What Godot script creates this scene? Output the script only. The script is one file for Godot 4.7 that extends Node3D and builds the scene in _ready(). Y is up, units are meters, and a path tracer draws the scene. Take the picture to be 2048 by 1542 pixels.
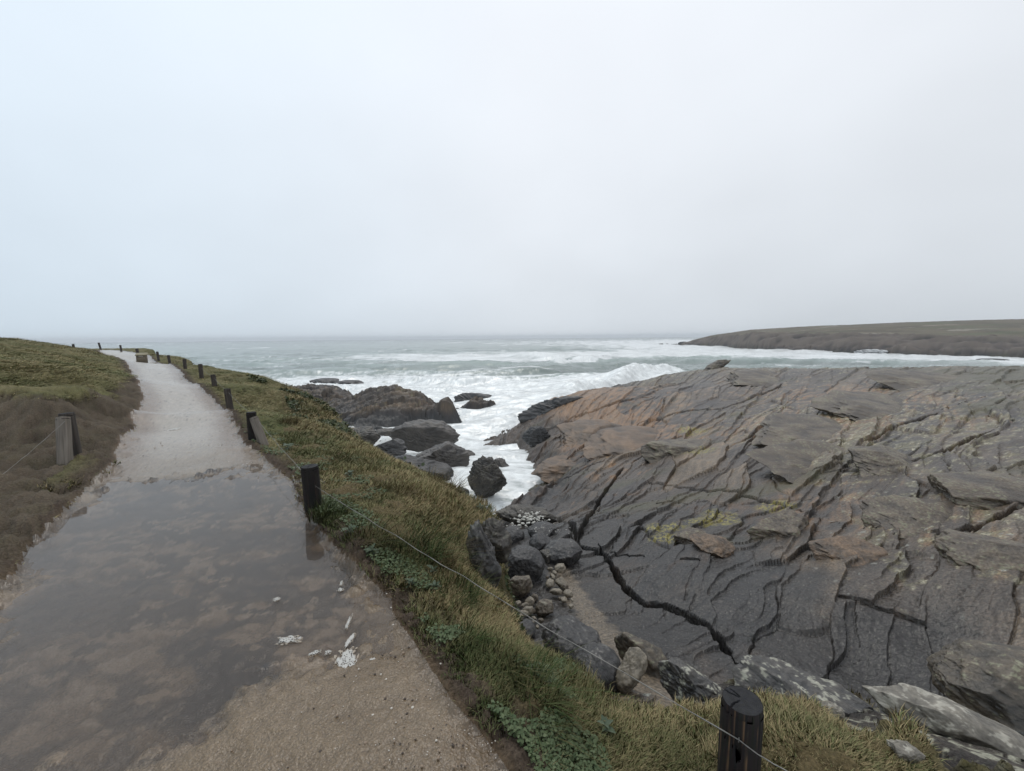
extends Node3D
# A wet coastal path above a rocky gully and a stormy sea. All built in world metres, eye at 1.66 m above the path.

const EYE := 1.66
const SEA := -6.4
var rng := RandomNumberGenerator.new()
var n_low := FastNoiseLite.new()
var n_mid := FastNoiseLite.new()
var n_fine := FastNoiseLite.new()
var n_ridge := FastNoiseLite.new()
var n_cell := FastNoiseLite.new()
var n_edge := FastNoiseLite.new()
var f_land: Field
var f_rock: Field
var f_path: Field
var f_puddle: Field
var f_dirt: Field
var f_tongue: Field
var f_gulf: Field
var f_ledge: Field
var used := {}

# ---------- smooth surfaces through measured ground points ----------
class Field:
	var a0 := 0.0
	var r0 := 0.0
	var da := 1.0
	var dr := 1.0
	var na := 2
	var nr := 2
	var v := PackedFloat32Array()
	func setup(amin: float, amax: float, rmin: float, rmax: float, cols: int, rows: int) -> void:
		a0 = deg_to_rad(amin); r0 = log(rmin); na = cols; nr = rows
		da = (deg_to_rad(amax) - a0) / (cols - 1); dr = (log(rmax) - r0) / (rows - 1)
		v.resize(cols * rows)
	func at(a: float, r: float) -> float:
		var x := clampf((a - a0) / da, 0.0, na - 1.001)
		var y := clampf((log(r) - r0) / dr, 0.0, nr - 1.001)
		var i := int(x); var j := int(y)
		x -= i; y -= j
		var k := j * na + i
		return lerpf(lerpf(v[k], v[k + 1], x), lerpf(v[k + na], v[k + na + 1], x), y)
	func xz(x: float, z: float) -> float:
		return at(atan2(x, -z), sqrt(x * x + z * z))
	func through(pts: Array) -> void:
		var n := pts.size(); var m := n + 3
		var ca := PackedFloat64Array(); var cr := PackedFloat64Array()
		for p in pts:
			ca.append(atan2(p.x, -p.z)); cr.append(0.5 * log(p.x * p.x + p.z * p.z))
		var rows_: Array[PackedFloat64Array] = []
		for i in m:
			var row := PackedFloat64Array(); row.resize(m + 1); row.fill(0.0)
			if i < n:
				for j in n:
					var d := (ca[i] - ca[j]) ** 2 + (cr[i] - cr[j]) ** 2
					row[j] = 0.5 * d * log(d + 1e-12)
				row[i] += 1e-5
				row[n] = 1.0; row[n + 1] = ca[i]; row[n + 2] = cr[i]; row[m] = pts[i].y
			else:
				for j in n:
					row[j] = 1.0 if i == n else (ca[j] if i == n + 1 else cr[j])
			rows_.append(row)
		for c in m:
			var best := c
			for i in range(c + 1, m):
				if absf(rows_[i][c]) > absf(rows_[best][c]): best = i
			var t := rows_[c]; rows_[c] = rows_[best]; rows_[best] = t
			var pr := rows_[c]
			for i in range(c + 1, m):
				var q := rows_[i]
				var f := q[c] / pr[c]
				if f != 0.0:
					for k in range(c, m + 1): q[k] -= f * pr[k]
					rows_[i] = q
		var w := PackedFloat64Array(); w.resize(m)
		for c in range(m - 1, -1, -1):
			var s := rows_[c][m]
			for k in range(c + 1, m): s -= rows_[c][k] * w[k]
			w[c] = s / rows_[c][c]
		for j in nr:
			for i in na:
				var a := a0 + i * da; var r := r0 + j * dr
				var s := w[n] + w[n + 1] * a + w[n + 2] * r
				for k in n:
					var d := (a - ca[k]) * (a - ca[k]) + (r - cr[k]) * (r - cr[k])
					s += w[k] * 0.5 * d * log(d + 1e-12)
				v[j * na + i] = s
	func flip() -> void:
		for k in v.size(): v[k] = -v[k]
	func distance_to(poly: PackedVector2Array, closed := true) -> void: # signed: negative inside a closed outline
		for j in nr:
			var r := exp(r0 + j * dr)
			for i in na:
				var a := a0 + i * da
				var p := Vector2(r * sin(a), -r * cos(a))
				var best := 1e18
				var side := 1.0
				var n := poly.size()
				for k in (n if closed else n - 1):
					var b := poly[k]; var e := poly[(k + 1) % n] - b
					var q := p - b
					var t := clampf(q.dot(e) / e.length_squared(), 0.0, 1.0)
					var dd := (q - e * t).length_squared()
					if dd < best:
						best = dd
						if not closed: side = signf(e.cross(q))
				var s := sqrt(best)
				if closed and Geometry2D.is_point_in_polygon(p, poly): s = -s
				elif not closed: s *= side
				v[j * na + i] = s

func field(pts: Array, amin: float, amax: float, rmin: float, rmax: float, cols: int, rows: int) -> Field:
	var f := Field.new(); f.setup(amin, amax, rmin, rmax, cols, rows); f.through(pts); return f

func outline(flat: Array, amin: float, amax: float, rmin: float, rmax: float, cols: int, rows: int, closed := true) -> Field:
	var poly := PackedVector2Array()
	for k in range(0, flat.size(), 2): poly.append(Vector2(flat[k], flat[k + 1]))
	var f := Field.new(); f.setup(amin, amax, rmin, rmax, cols, rows); f.distance_to(poly, closed); return f

func points(flat: Array) -> Array:
	var out := []
	for k in range(0, flat.size(), 3): out.append(Vector3(flat[k], flat[k + 1], flat[k + 2]))
	return out

# ---------- naming ----------
func numbered(called: String) -> String:
	used[called] = used.get(called, -1) + 1
	return called if used[called] == 0 else "%s_%03d" % [called, used[called]]

func tag(o: Node, label := "", category := "", group := "", kind := "") -> void:
	if label: o.set_meta("label", label)
	if category: o.set_meta("category", category)
	if group: o.set_meta("group", group)
	if kind: o.set_meta("kind", kind)

func put(called: String, mesh: Mesh, mat: Material, parent: Node = self) -> MeshInstance3D:
	var o := MeshInstance3D.new()
	o.name = numbered(called) if parent == self else called
	o.mesh = mesh
	if mat: o.material_override = mat
	o.cast_shadow = GeometryInstance3D.SHADOW_CASTING_SETTING_ON
	parent.add_child(o, true)
	return o

func base(called: String, at := Vector3.ZERO, turn := 0.0) -> Node3D:
	var o := Node3D.new(); o.name = numbered(called); add_child(o)
	o.position = at; o.rotation.y = turn
	return o

# ---------- a sheet of rows and columns to meshes, split by group ----------
func sheet(cols: int, rows: int, pos: PackedVector3Array, col: PackedColorArray, grp: PackedInt32Array, sharp := 1) -> Dictionary:
	var nor := PackedVector3Array(); nor.resize(pos.size())
	for j in rows:
		var ja := maxi(j - sharp, 0) * cols; var jb := mini(j + sharp, rows - 1) * cols
		for i in cols:
			var dx := pos[j * cols + mini(i + sharp, cols - 1)] - pos[j * cols + maxi(i - sharp, 0)]
			var dz := pos[jb + i] - pos[ja + i]
			nor[j * cols + i] = dx.cross(dz).normalized()
	var quads := {}
	for j in rows - 1:
		for i in cols - 1:
			var k := j * cols + i
			var g := grp[k]
			if g < 0: continue
			if not quads.has(g): quads[g] = PackedInt32Array()
			quads[g].append(k)
	var out := {}
	var map := PackedInt32Array(); map.resize(pos.size())
	for g in quads:
		var list: PackedInt32Array = quads[g]
		var p := PackedVector3Array(); var n := PackedVector3Array(); var c := PackedColorArray(); var idx := PackedInt32Array()
		for k in list:
			map[k] = -1; map[k + 1] = -1; map[k + cols] = -1; map[k + cols + 1] = -1
		for k in list:
			for q in [k, k + 1, k + cols, k + cols + 1]:
				if map[q] < 0:
					map[q] = p.size(); p.append(pos[q]); n.append(nor[q]); c.append(col[q])
			var a := map[k]; var b := map[k + 1]; var d := map[k + cols]; var e := map[k + cols + 1]
			idx.append_array(PackedInt32Array([a, d, e, a, e, b]))
		var arr := []; arr.resize(Mesh.ARRAY_MAX)
		arr[Mesh.ARRAY_VERTEX] = p; arr[Mesh.ARRAY_NORMAL] = n; arr[Mesh.ARRAY_COLOR] = c; arr[Mesh.ARRAY_INDEX] = idx
		var m := ArrayMesh.new(); m.add_surface_from_arrays(Mesh.PRIMITIVE_TRIANGLES, arr)
		out[g] = m
	return out

func noise(seed_: int, freq: float, oct: int, ridged := false) -> FastNoiseLite:
	var n := FastNoiseLite.new()
	n.seed = seed_; n.frequency = freq; n.noise_type = FastNoiseLite.TYPE_SIMPLEX_SMOOTH
	n.fractal_type = FastNoiseLite.FRACTAL_RIDGED if ridged else FastNoiseLite.FRACTAL_FBM
	n.fractal_octaves = oct
	return n

func noise_tex(seed_: int, freq: float, oct: int, lo: float, hi: float, size := 512, contrast := 1.0) -> ImageTexture:
	var n := noise(seed_, freq, oct)
	var im := n.get_seamless_image(size, size)
	im.convert(Image.FORMAT_L8)
	var d := im.get_data()
	for k in d.size():
		d[k] = clampi(int(255.0 * lerpf(lo, hi, clampf((d[k] / 255.0 - 0.5) * contrast + 0.5, 0.0, 1.0))), 0, 255)
	return ImageTexture.create_from_image(Image.create_from_data(size, size, false, Image.FORMAT_L8, d))

func surface(rough: float, spec := 0.5) -> StandardMaterial3D:
	var m := StandardMaterial3D.new()
	m.vertex_color_use_as_albedo = true
	m.roughness = rough; m.metallic_specular = spec
	return m

func detail(m: StandardMaterial3D, tex: Texture2D, bump: Texture2D, scale: float, height: float) -> void: # world-space grain and relief
	m.uv1_triplanar = true; m.uv1_world_triplanar = true; m.uv1_scale = Vector3.ONE * scale; m.uv1_triplanar_sharpness = 4.0
	if tex: m.albedo_texture = tex
	if bump:
		m.heightmap_enabled = true; m.heightmap_texture = bump; m.heightmap_scale = height

func mixc(a: Color, b: Color, t: float) -> Color:
	return a.lerp(b, clampf(t, 0.0, 1.0))

func hash1(i: int, j: int, k: int) -> float:
	var h := (i * 374761393 + j * 668265263 + k * 974634777) & 0x7fffffff
	h = ((h ^ (h >> 13)) * 1274126177) & 0x7fffffff
	h = h ^ (h >> 16)
	return float(h & 0xfffff) / 1048575.0

# ---------- relief of fractured rock: big tilted slabs, small blocks, foliation ----------
var rk_id := 0
var rk_h := 0.0
var rk_e := 0.0
var rk_tone := 0.0
var rk_streak := 0.0
var rk_step := 0.0
func rock_relief(x: float, z: float, cx: float, cz: float, grow: float, ax: float, az: float, cell_p: float, cell_s: float, seed_: int) -> void:
	var dx := x - cx; var dz := z - cz
	var d := sqrt(dx * dx + dz * dz) + 1e-4
	var k := grow * log(1.0 + d / grow) / d
	dx *= k; dz *= k
	var sc := minf(1.0 + 0.4 * d / grow, 1.9)
	var p := dx * ax + dz * az
	var s := -dx * az + dz * ax # grows towards the viewer
	var w1 := n_low.get_noise_2d(dx * 0.45 + seed_, dz * 0.45)
	var w2 := n_low.get_noise_2d(dx * 0.45 - 40.0, dz * 0.45 + seed_)
	var w3 := n_mid.get_noise_2d(dx * 1.9, dz * 1.9 + seed_)
	p += w1 * 0.28 + w3 * 0.04
	s += w2 * 0.16 + w3 * 0.03
	var gp := p / cell_p; var gs := s / cell_s
	var ip := floori(gp); var is_ := floori(gs)
	var f1 := 1e9; var f2 := 1e9
	var bi := 0; var bj := 0; var bs := 0.0; var bp := 0.0
	for j in range(is_ - 1, is_ + 2):
		for i in range(ip - 1, ip + 2):
			var qp := i + 0.5 * (j & 1) + 0.15 + 0.7 * hash1(i, j, seed_) - gp
			var qs := j + 0.08 + 0.84 * hash1(i, j, seed_ + 7) - gs
			var q := qp * qp + qs * qs
			if q < f1:
				f2 = f1; f1 = q; bi = i; bj = j; bs = -qs; bp = -qp
			elif q < f2: f2 = q
	var e := sqrt(f2) - sqrt(f1)
	rk_id = (bi + 500) * 1000 + bj + 500
	rk_e = e
	var h0 := hash1(bi, bj, seed_ + 13)
	var h1 := hash1(bi, bj, seed_ + 29)
	rk_tone = h1
	var h := (h0 - 0.5) * 0.075 + bs * (-0.04 + 0.15 * h1) * cell_s + bp * (h0 - 0.45) * 0.10
	h -= 0.05 * (1.0 - smoothstep(0.0, 0.02 + 0.025 * h1, e)) * smoothstep(-0.3, 0.3, w1 + h1 - 0.5)
	# sheets of the foliation ending in ragged steps that face down the slope
	var u1 := s * 0.95 + 0.48 * n_low.get_noise_2d(p * 0.13 + seed_, s * 0.25) + 0.10 * n_mid.get_noise_2d(p * 0.7, s * 1.0) + 0.25 * h0
	var k1 := smoothstep(-0.25, 0.30, n_low.get_noise_2d(p * 0.13 + 20.0, s * 0.45 + seed_))
	var saw := u1 - floorf(u1)
	h += 0.090 * k1 * (saw - 0.5)
	var u2 := s * 2.9 + 0.55 * n_low.get_noise_2d(p * 0.22 + 3.0, s * 0.5) + 0.13 * n_mid.get_noise_2d(p * 1.6, s * 2.0) + 3.0 * h1 + p * (h0 - 0.5) * 1.4
	var k2 := smoothstep(-0.35, 0.25, n_low.get_noise_2d(p * 0.4 - 20.0, s * 0.9 + seed_))
	h += 0.044 * k2 * (u2 - floorf(u2) - 0.5)
	var u3 := s * 8.0 + 0.6 * n_low.get_noise_2d(p * 0.5 + 13.0, s * 1.2) + 0.35 * n_mid.get_noise_2d(p * 3.5, s * 4.0) + p * (h1 - 0.5) * 3.0 + 5.0 * h0
	h += 0.010 * smoothstep(-0.1, 0.3, n_low.get_noise_2d(p * 0.7, s * 0.9 + 90.0)) * (u3 - floorf(u3) - 0.5)
	# smaller joint blocks
	var v2 := n_cell.get_noise_2d(p * 0.5 + w3 * 0.1, s * 1.5)
	var e2 := n_edge.get_noise_2d(p * 0.5 + w3 * 0.1, s * 1.5)
	var broken := smoothstep(-0.2, 0.35, n_low.get_noise_2d(dx * 0.23 + 60.0, dz * 0.23))
	h += (v2 * 0.034 - 0.022 * (1.0 - smoothstep(-0.99, -0.92, e2))) * broken
	var rib := n_ridge.get_noise_2d(p * 0.32 + 9.0, s * 2.6 + p * 0.15)
	h += rib * 0.010 + w3 * 0.028 + w1 * 0.05
	h += n_mid.get_noise_2d(x * 4.3, z * 4.3) * 0.010 / sc
	rk_step = saw * k1
	rk_streak = n_fine.get_noise_2d(p * 0.7 + 5.0, s * 7.0 + w1) + 0.5 * rib
	rk_h = h * sc

func _ready() -> void:
	rng.seed = 4711
	# ---------- camera, sky, sun, exposure, air ----------
	var cam := Camera3D.new()
	cam.name = "camera"
	cam.position = Vector3(0, EYE, 0)
	cam.rotation_degrees = Vector3(-6.44, 0, -0.5)
	cam.fov = 84.42
	cam.near = 0.05; cam.far = 9000.0
	add_child(cam); cam.current = true

	var env := Environment.new()
	env.background_mode = Environment.BG_SKY
	env.tonemap_mode = Environment.TONE_MAPPER_LINEAR
	env.tonemap_exposure = 1.0
	env.sdfgi_enabled = true; env.ssao_enabled = true; env.ssil_enabled = true
	env.fog_enabled = true
	env.fog_density = 0.00035
	env.fog_light_color = Color(0.93, 0.95, 0.97)
	var sky := Sky.new()
	var pano := PanoramaSkyMaterial.new()
	pano.panorama = sky_texture()
	sky.sky_material = pano
	env.sky = sky
	var we := WorldEnvironment.new(); we.name = "world_environment"; we.environment = env; add_child(we)
	var sun := DirectionalLight3D.new(); sun.name = "sun"
	sun.light_energy = 0.3; sun.light_color = Color(1.0, 0.98, 0.95); sun.light_angular_distance = 25.0; sun.shadow_enabled = true
	sun.rotation_degrees = Vector3(-62, 188, 0)
	add_child(sun)

	# ---------- shared noises and measured surfaces ----------
	n_low = noise(3, 1.0, 2); n_mid = noise(5, 1.0, 3); n_fine = noise(8, 1.0, 2); n_ridge = noise(12, 1.0, 3, true)
	for n in [n_cell, n_edge]:
		n.seed = 21; n.frequency = 1.0; n.noise_type = FastNoiseLite.TYPE_CELLULAR; n.fractal_type = FastNoiseLite.FRACTAL_NONE
	n_cell.cellular_return_type = FastNoiseLite.RETURN_CELL_VALUE
	n_edge.cellular_return_type = FastNoiseLite.RETURN_DISTANCE2_SUB
	f_land = field(points([-11.36, 1.12, -9.50, -15.55, 1.30, -13.00, -22.72, 1.55, -19.00, -10.79, 1.05, -10.00, -16.19, 1.20, -15.00, -22.66, 1.38, -21.00, -13.96, 0.85, -14.00, -21.94, 0.95, -22.00, -0.06, 0.00, -1.46, -1.03, 0.00, -1.47, -2.01, 0.00, -1.48, -0.88, 0.00, -2.11, -2.36, -0.01, -2.58, -3.03, -0.01, -4.30, -2.74, 0.03, -2.09, -4.28, 0.02, -6.53, -6.61, 0.08, -9.55, -9.92, 0.12, -13.42, -19.17, 0.20, -24.00, -31.46, 0.25, -37.04, -39.56, 0.42, -43.90, -51.80, 0.55, -53.69, -14.45, 0.10, -16.90, -5.93, 0.02, -7.69, -18.91, 0.20, -23.16, -23.20, 0.24, -26.71, -35.89, 0.36, -39.55, -8.45, 0.75, -6.95, -7.43, 0.75, -6.78, -7.96, 0.68, -7.96, -10.05, 0.50, -10.72, -12.95, 0.36, -14.51, -16.33, 0.30, -18.33, -30.29, 0.36, -32.71, -10.93, 1.05, -10.05, -11.31, 1.10, -9.39, -11.94, 0.85, -12.02, -5.87, 0.05, -5.43, -7.22, 0.20, -7.33, -8.25, 0.08, -9.00, -7.70, 0.42, -6.29, -6.29, 0.16, -5.08, -5.10, 0.10, -4.07, -3.72, 0.03, -3.11, -4.62, 0.01, -4.43, -1.04, 0.03, -2.76, -1.94, 0.01, -3.97, -4.03, -0.05, -6.70, -6.52, 0.03, -9.70, -1.05, -0.06, -3.78, -0.22, -0.05, -2.16, 0.17, -0.12, -1.91, -0.93, -0.25, -4.87, -1.94, -0.12, -5.23, -3.11, -0.12, -6.71, -0.23, -0.60, -5.08, -0.18, -0.68, -5.72, -0.70, -0.55, -6.01, -1.16, -0.55, -6.58, -2.16, -0.65, -7.92, -3.39, -0.85, -9.89, -4.64, -0.20, -9.14, -5.70, -1.25, -14.23, -8.46, -1.00, -18.53, -10.24, -0.65, -20.40, -11.22, -0.20, -19.63, -9.18, 0.00, -14.80, -12.52, 0.04, -19.16, -14.70, 0.14, -21.01, -19.90, 0.17, -25.88, -31.95, 0.27, -38.69, -50.40, 0.45, -56.71, 1.11, -0.40, -2.20, 0.82, -0.35, -2.18, 0.45, -0.30, -2.35, 0.23, -0.35, -2.58, 0.04, -0.40, -2.85, 0.01, -0.55, -3.37, -0.30, -0.40, -3.59, -0.51, -0.40, -4.05, 1.40, -0.15, -1.58, 2.17, -0.20, -1.62, 1.44, -0.30, -1.94, 2.50, -0.35, -1.98, 2.10, -0.55, -2.43, 1.76, -0.60, -2.63, 2.55, -0.60, -2.40, -31.08, 1.78, -26.00, -31.32, 1.50, -29.00, -34.77, 1.17, -34.00, -42.49, 0.78, -43.00, -31.04, 1.65, -27.00, 0.92, -0.34, -1.50, 1.50, -0.30, -1.50, -40.00, 0.30, -45.00, -30.00, 0.20, -60.00, -22.00, 0.00, -75.00, -60.00, 1.20, -34.00, -30.00, 1.60, -20.00, -10.00, -1.50, -40.00, -14.00, -0.60, -30.00, -5.00, 0.00, 1.50, 3.00, 0.00, 1.00, -20.00, 1.40, -8.00, -12.00, 0.90, -3.00]), -66, 62, 0.95, 95, 230, 170)
	f_rock = field(points([-0.41, -6.60, -20.96, 0.47, -3.70, -11.37, 0.25, -3.10, -8.67, 0.68, -2.85, -7.49, 0.86, -2.45, -5.57, 1.06, -1.90, -4.13, 1.24, -1.60, -3.54, 2.55, -2.30, -4.73, 4.36, -2.70, -5.06, 5.03, -2.60, -4.90, 6.07, -2.30, -4.69, 2.01, -3.25, -9.36, 2.04, -2.95, -7.31, 2.53, -2.70, -6.24, 2.87, -2.40, -5.10, 2.55, -5.00, -16.83, 0.30, -7.40, -26.34, 0.52, -7.40, -33.63, 0.90, -7.40, -43.52, 1.55, -7.20, -50.82, 1.22, -6.20, -23.69, 1.56, -5.80, -27.65, 2.14, -5.60, -34.81, 2.68, -5.40, -40.43, 3.16, -5.10, -43.84, 6.75, -4.90, -45.15, 10.58, -4.60, -45.49, 18.00, -4.00, -55.14, 27.28, -2.95, -58.36, 33.36, -2.25, -49.08, 36.49, -1.55, -39.85, 38.87, -0.90, -32.18, 2.32, -5.30, -25.77, 3.74, -5.20, -32.82, 5.75, -4.75, -27.36, 3.18, -5.10, -21.11, 1.98, -5.90, -21.93, 3.97, -4.60, -18.78, 7.13, -4.20, -21.53, 11.04, -3.55, -24.58, 17.28, -3.00, -30.55, 23.25, -2.35, -34.08, 24.26, -1.50, -26.39, 25.39, -0.90, -20.93, 4.60, -3.80, -13.74, 9.72, -3.00, -16.98, 14.51, -2.20, -17.94, 16.37, -1.40, -14.01, 6.75, -3.00, -11.66, 8.32, -2.40, -10.11, 10.02, -1.75, -8.42, 3.00, -3.00, -8.86, 4.84, -2.70, -8.25, 6.68, -2.30, -7.46, 8.13, -1.80, -6.48, 3.74, -2.50, -6.30, 5.49, -2.35, -6.04, 6.89, -1.95, -5.41, 5.84, -2.55, -5.25, 4.10, -2.80, -8.90, 2.87, -2.65, -7.12, -3.00, -8.00, -24.00, -3.00, -7.60, -35.00, -3.00, -7.50, -48.00, 5.00, -7.50, -58.00, 15.00, -7.50, -72.00, 38.00, -7.00, -82.00, 60.00, -6.00, -75.00, 70.00, -3.00, -55.00, -1.50, -6.50, -17.00, -2.00, -4.50, -10.00, 60.00, -2.80, -36.00, 46.00, -2.20, -34.00, 60.00, -2.50, -20.00, 40.00, -2.90, -50.00, 45.00, -3.20, -62.00, 12.00, -1.60, -4.00, 3.00, -2.00, -1.50, 3.53, -7.40, -48.84, 7.50, -7.20, -50.15, 11.97, -7.00, -51.49, 1.70, -8.00, -55.80]), -22, 62, 2.2, 95, 180, 150)
	f_path = outline([0.25, 0.60, -0.04, -1.43, -0.29, -1.71, -0.65, -2.24, -1.04, -2.76, -1.56, -3.32, -2.10, -3.95, -2.75, -4.99, -4.26, -6.56, -7.85, -11.34, -9.92, -13.43, -19.17, -24.00, -31.48, -37.06, -42.01, -47.55, -51.62, -54.50, -50.20, -52.03, -33.62, -34.63, -28.01, -30.37, -16.68, -18.59, -10.89, -12.32, -9.37, -10.70, -7.03, -7.79, -5.69, -6.01, -5.05, -5.22, -4.67, -4.51, -4.21, -3.74, -3.76, -3.11, -3.40, -2.65, -3.05, -2.09, -2.40, -1.44, -1.80, 0.60], -66, 62, 0.95, 95, 260, 180)
	f_puddle = outline([-4.45, -4.24, -4.54, -4.82, -4.20, -5.10, -3.57, -5.21, -2.90, -5.14, -2.42, -4.54, -2.04, -3.95, -1.48, -3.32, -1.09, -2.78, -0.94, -2.43, -0.89, -2.15, -1.00, -2.00, -1.13, -1.88, -1.26, -1.74, -1.34, -1.58, -1.40, -1.45, -2.27, -1.44, -2.62, -1.78, -2.94, -2.21, -3.26, -2.54, -3.73, -2.95, -4.09, -3.48, -4.50, -4.11], -66, -15, 0.95, 8, 150, 110)
	f_dirt = outline([-9.24, -6.63, -8.43, -6.93, -7.44, -6.78, -7.89, -7.80, -10.03, -10.74, -10.71, -11.89, -10.40, -11.90, -9.20, -10.49, -7.03, -7.79, -5.69, -6.01, -5.05, -5.22, -4.67, -4.51, -4.21, -3.74, -3.76, -3.11, -3.40, -2.65, -3.05, -2.09, -2.88, -1.73, -6.14, -3.92, -9.00, -1.00], -66, -15, 2.0, 40, 150, 130)
	f_tongue = outline([-5.13, -4.50, -5.58, -5.15, -5.86, -5.54, -5.75, -5.78, -5.26, -5.43, -4.91, -4.93, -4.93, -4.63, -4.85, -4.40], -60, -30, 5, 10, 60, 40)
	f_gulf = outline([-75.00, -85.00, -52.00, -62.00, -47.00, -54.00, -30.30, -39.80, -18.60, -26.80, -14.00, -22.00, -10.67, -19.88, -10.01, -19.93, -8.16, -17.88, -5.62, -14.11, -3.28, -9.63, -2.09, -7.66, -1.14, -6.46, -0.69, -5.93, -0.24, -5.70, -0.21, -5.06, -0.35, -4.61, -0.51, -4.02, -0.31, -3.58, 0.01, -3.38, 0.05, -2.86, 0.23, -2.56, 0.45, -2.34, 0.63, -2.20, 0.82, -2.18, 1.10, -2.36, 1.33, -2.66, 1.64, -2.84, 1.90, -2.79, 2.06, -2.62, 2.32, -2.62, 2.43, -2.44, 2.57, -2.15, 2.63, -1.88, 8.00, -1.20, 90.00, -1.00, 90.00, -120.00, -75.00, -120.00], -66, 62, 0.95, 95, 260, 180)
	f_gulf.flip()
	f_ledge = outline([0.85, -2.15, 1.28, -2.69, 1.72, -2.86, 2.10, -2.63, 2.46, -2.47, 2.85, -2.00, 2.31, -1.48, 2.03, -1.58, 1.92, -1.78, 1.65, -1.89, 1.58, -2.14, 1.50, -2.32, 1.11, -2.09], 12, 62, 1.0, 5, 90, 70)

	build_sea()
	build_headland()
	build_rock()
	build_outcrop()
	build_land()
	build_puddle()
	build_boulders()
	build_posts()
	build_marker()
	build_grass()
	build_plants()
	build_foam()

func sky_texture() -> ImageTexture:
	var w := 512; var h := 256
	var im := Image.create(w, h, false, Image.FORMAT_RGBF)
	var cl := noise(31, 1.0, 4)
	for j in h:
		var el := (0.5 - (j + 0.5) / h) * PI
		for i in w:
			var az := (i + 0.5) / w * TAU # 0 is straight ahead, growing to the right
			var d := Vector3(cos(el) * sin(az), sin(el), -cos(el) * cos(az))
			var up := clampf(el / (PI * 0.5), 0.0, 1.0)
			var top := Color(0.915, 0.960, 1.025)
			var hor := Color(0.700, 0.755, 0.810)
			var t := 1.0 - pow(1.0 - up, 3.2)
			var c := hor.lerp(top, clampf(t * 1.25, 0.0, 1.0))
			# colder to the left, greyer and darker low on the right
			var side := sin(az)
			var low := exp(-up * 5.5)
			c = c * Color(1.0 - 0.13 * maxf(-side, 0.0) - 0.05 * maxf(side, 0.0), 1.0 - 0.045 * maxf(-side, 0.0) - 0.055 * maxf(side, 0.0), 1.0 + 0.01 * maxf(-side, 0.0) - 0.06 * maxf(side, 0.0))
			c = c * lerpf(1.0, 1.0 - 0.16 * maxf(side, 0.0), low)
			var q := d / (absf(d.y) * 0.6 + 0.35)
			var n := cl.get_noise_3d(q.x * 1.1, q.y * 1.1, q.z * 1.1)
			c = c * (1.0 + 0.055 * n)
			im.set_pixel(i, j, Color(c.r, c.g, c.b))
	return ImageTexture.create_from_image(im)

# ---------- sea ----------
var f_foam: Field
var ridges := []
func sea_at(x: float, z: float, a: float, r: float, out_fix: bool) -> Color:
	# returns (height, foam, crest, 0) packed in a colour
	var calm := smoothstep(16.0, 34.0, r)
	var far := 1.0 / (1.0 + pow(r / 420.0, 1.6))
	var sw := n_low.get_noise_2d(x * 0.010 + z * 0.004 + 7.0, z * 0.042 - x * 0.006)
	var sw2 := n_low.get_noise_2d(x * 0.03 - 3.0, z * 0.11 + x * 0.02)
	var chop := n_ridge.get_noise_2d(x * 0.055, z * 0.16 + x * 0.02)
	var chop2 := n_mid.get_noise_2d(x * 0.35, z * 0.6)
	var h := (sw * 1.7 + sw2 * 0.85 + chop * 0.42) * far * (0.22 + 0.78 * calm) + chop2 * 0.10 * far
	var f := clampf(f_foam.at(a, r), 0.0, 1.0)
	var crest := 0.0
	for k in ridges.size():
		var rg: Array = ridges[k]
		var fd: Field = rg[0]
		var d: float = fd.at(a, r) # positive on the side of the open sea
		var nn := n_low.get_noise_2d(x * 0.035 + k * 9.0, z * 0.03)
		d += nn * rg[4] * 1.2
		var along: float = (rg[5] as Field).at(a, r)
		if along > 0.0: continue
		var fade := smoothstep(0.0, -rg[6], along)
		var wd: float = rg[2] if d > 0.0 else rg[3]
		var prof := exp(-(d / wd) * (d / wd)) * fade * (0.85 + 0.5 * nn)
		h += rg[1] * prof
		var fc: float = rg[7] * fade * (smoothstep(-rg[3] * 2.6, -rg[3] * 0.4, d) - smoothstep(0.0, rg[2] * 0.5, d))
		crest = maxf(crest, fc)
		h += 0.30 * fc * n_ridge.get_noise_2d(x * 0.45, z * 0.55) * fade
	f = maxf(f, crest)
	return Color(h, f, crest, sw)

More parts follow.
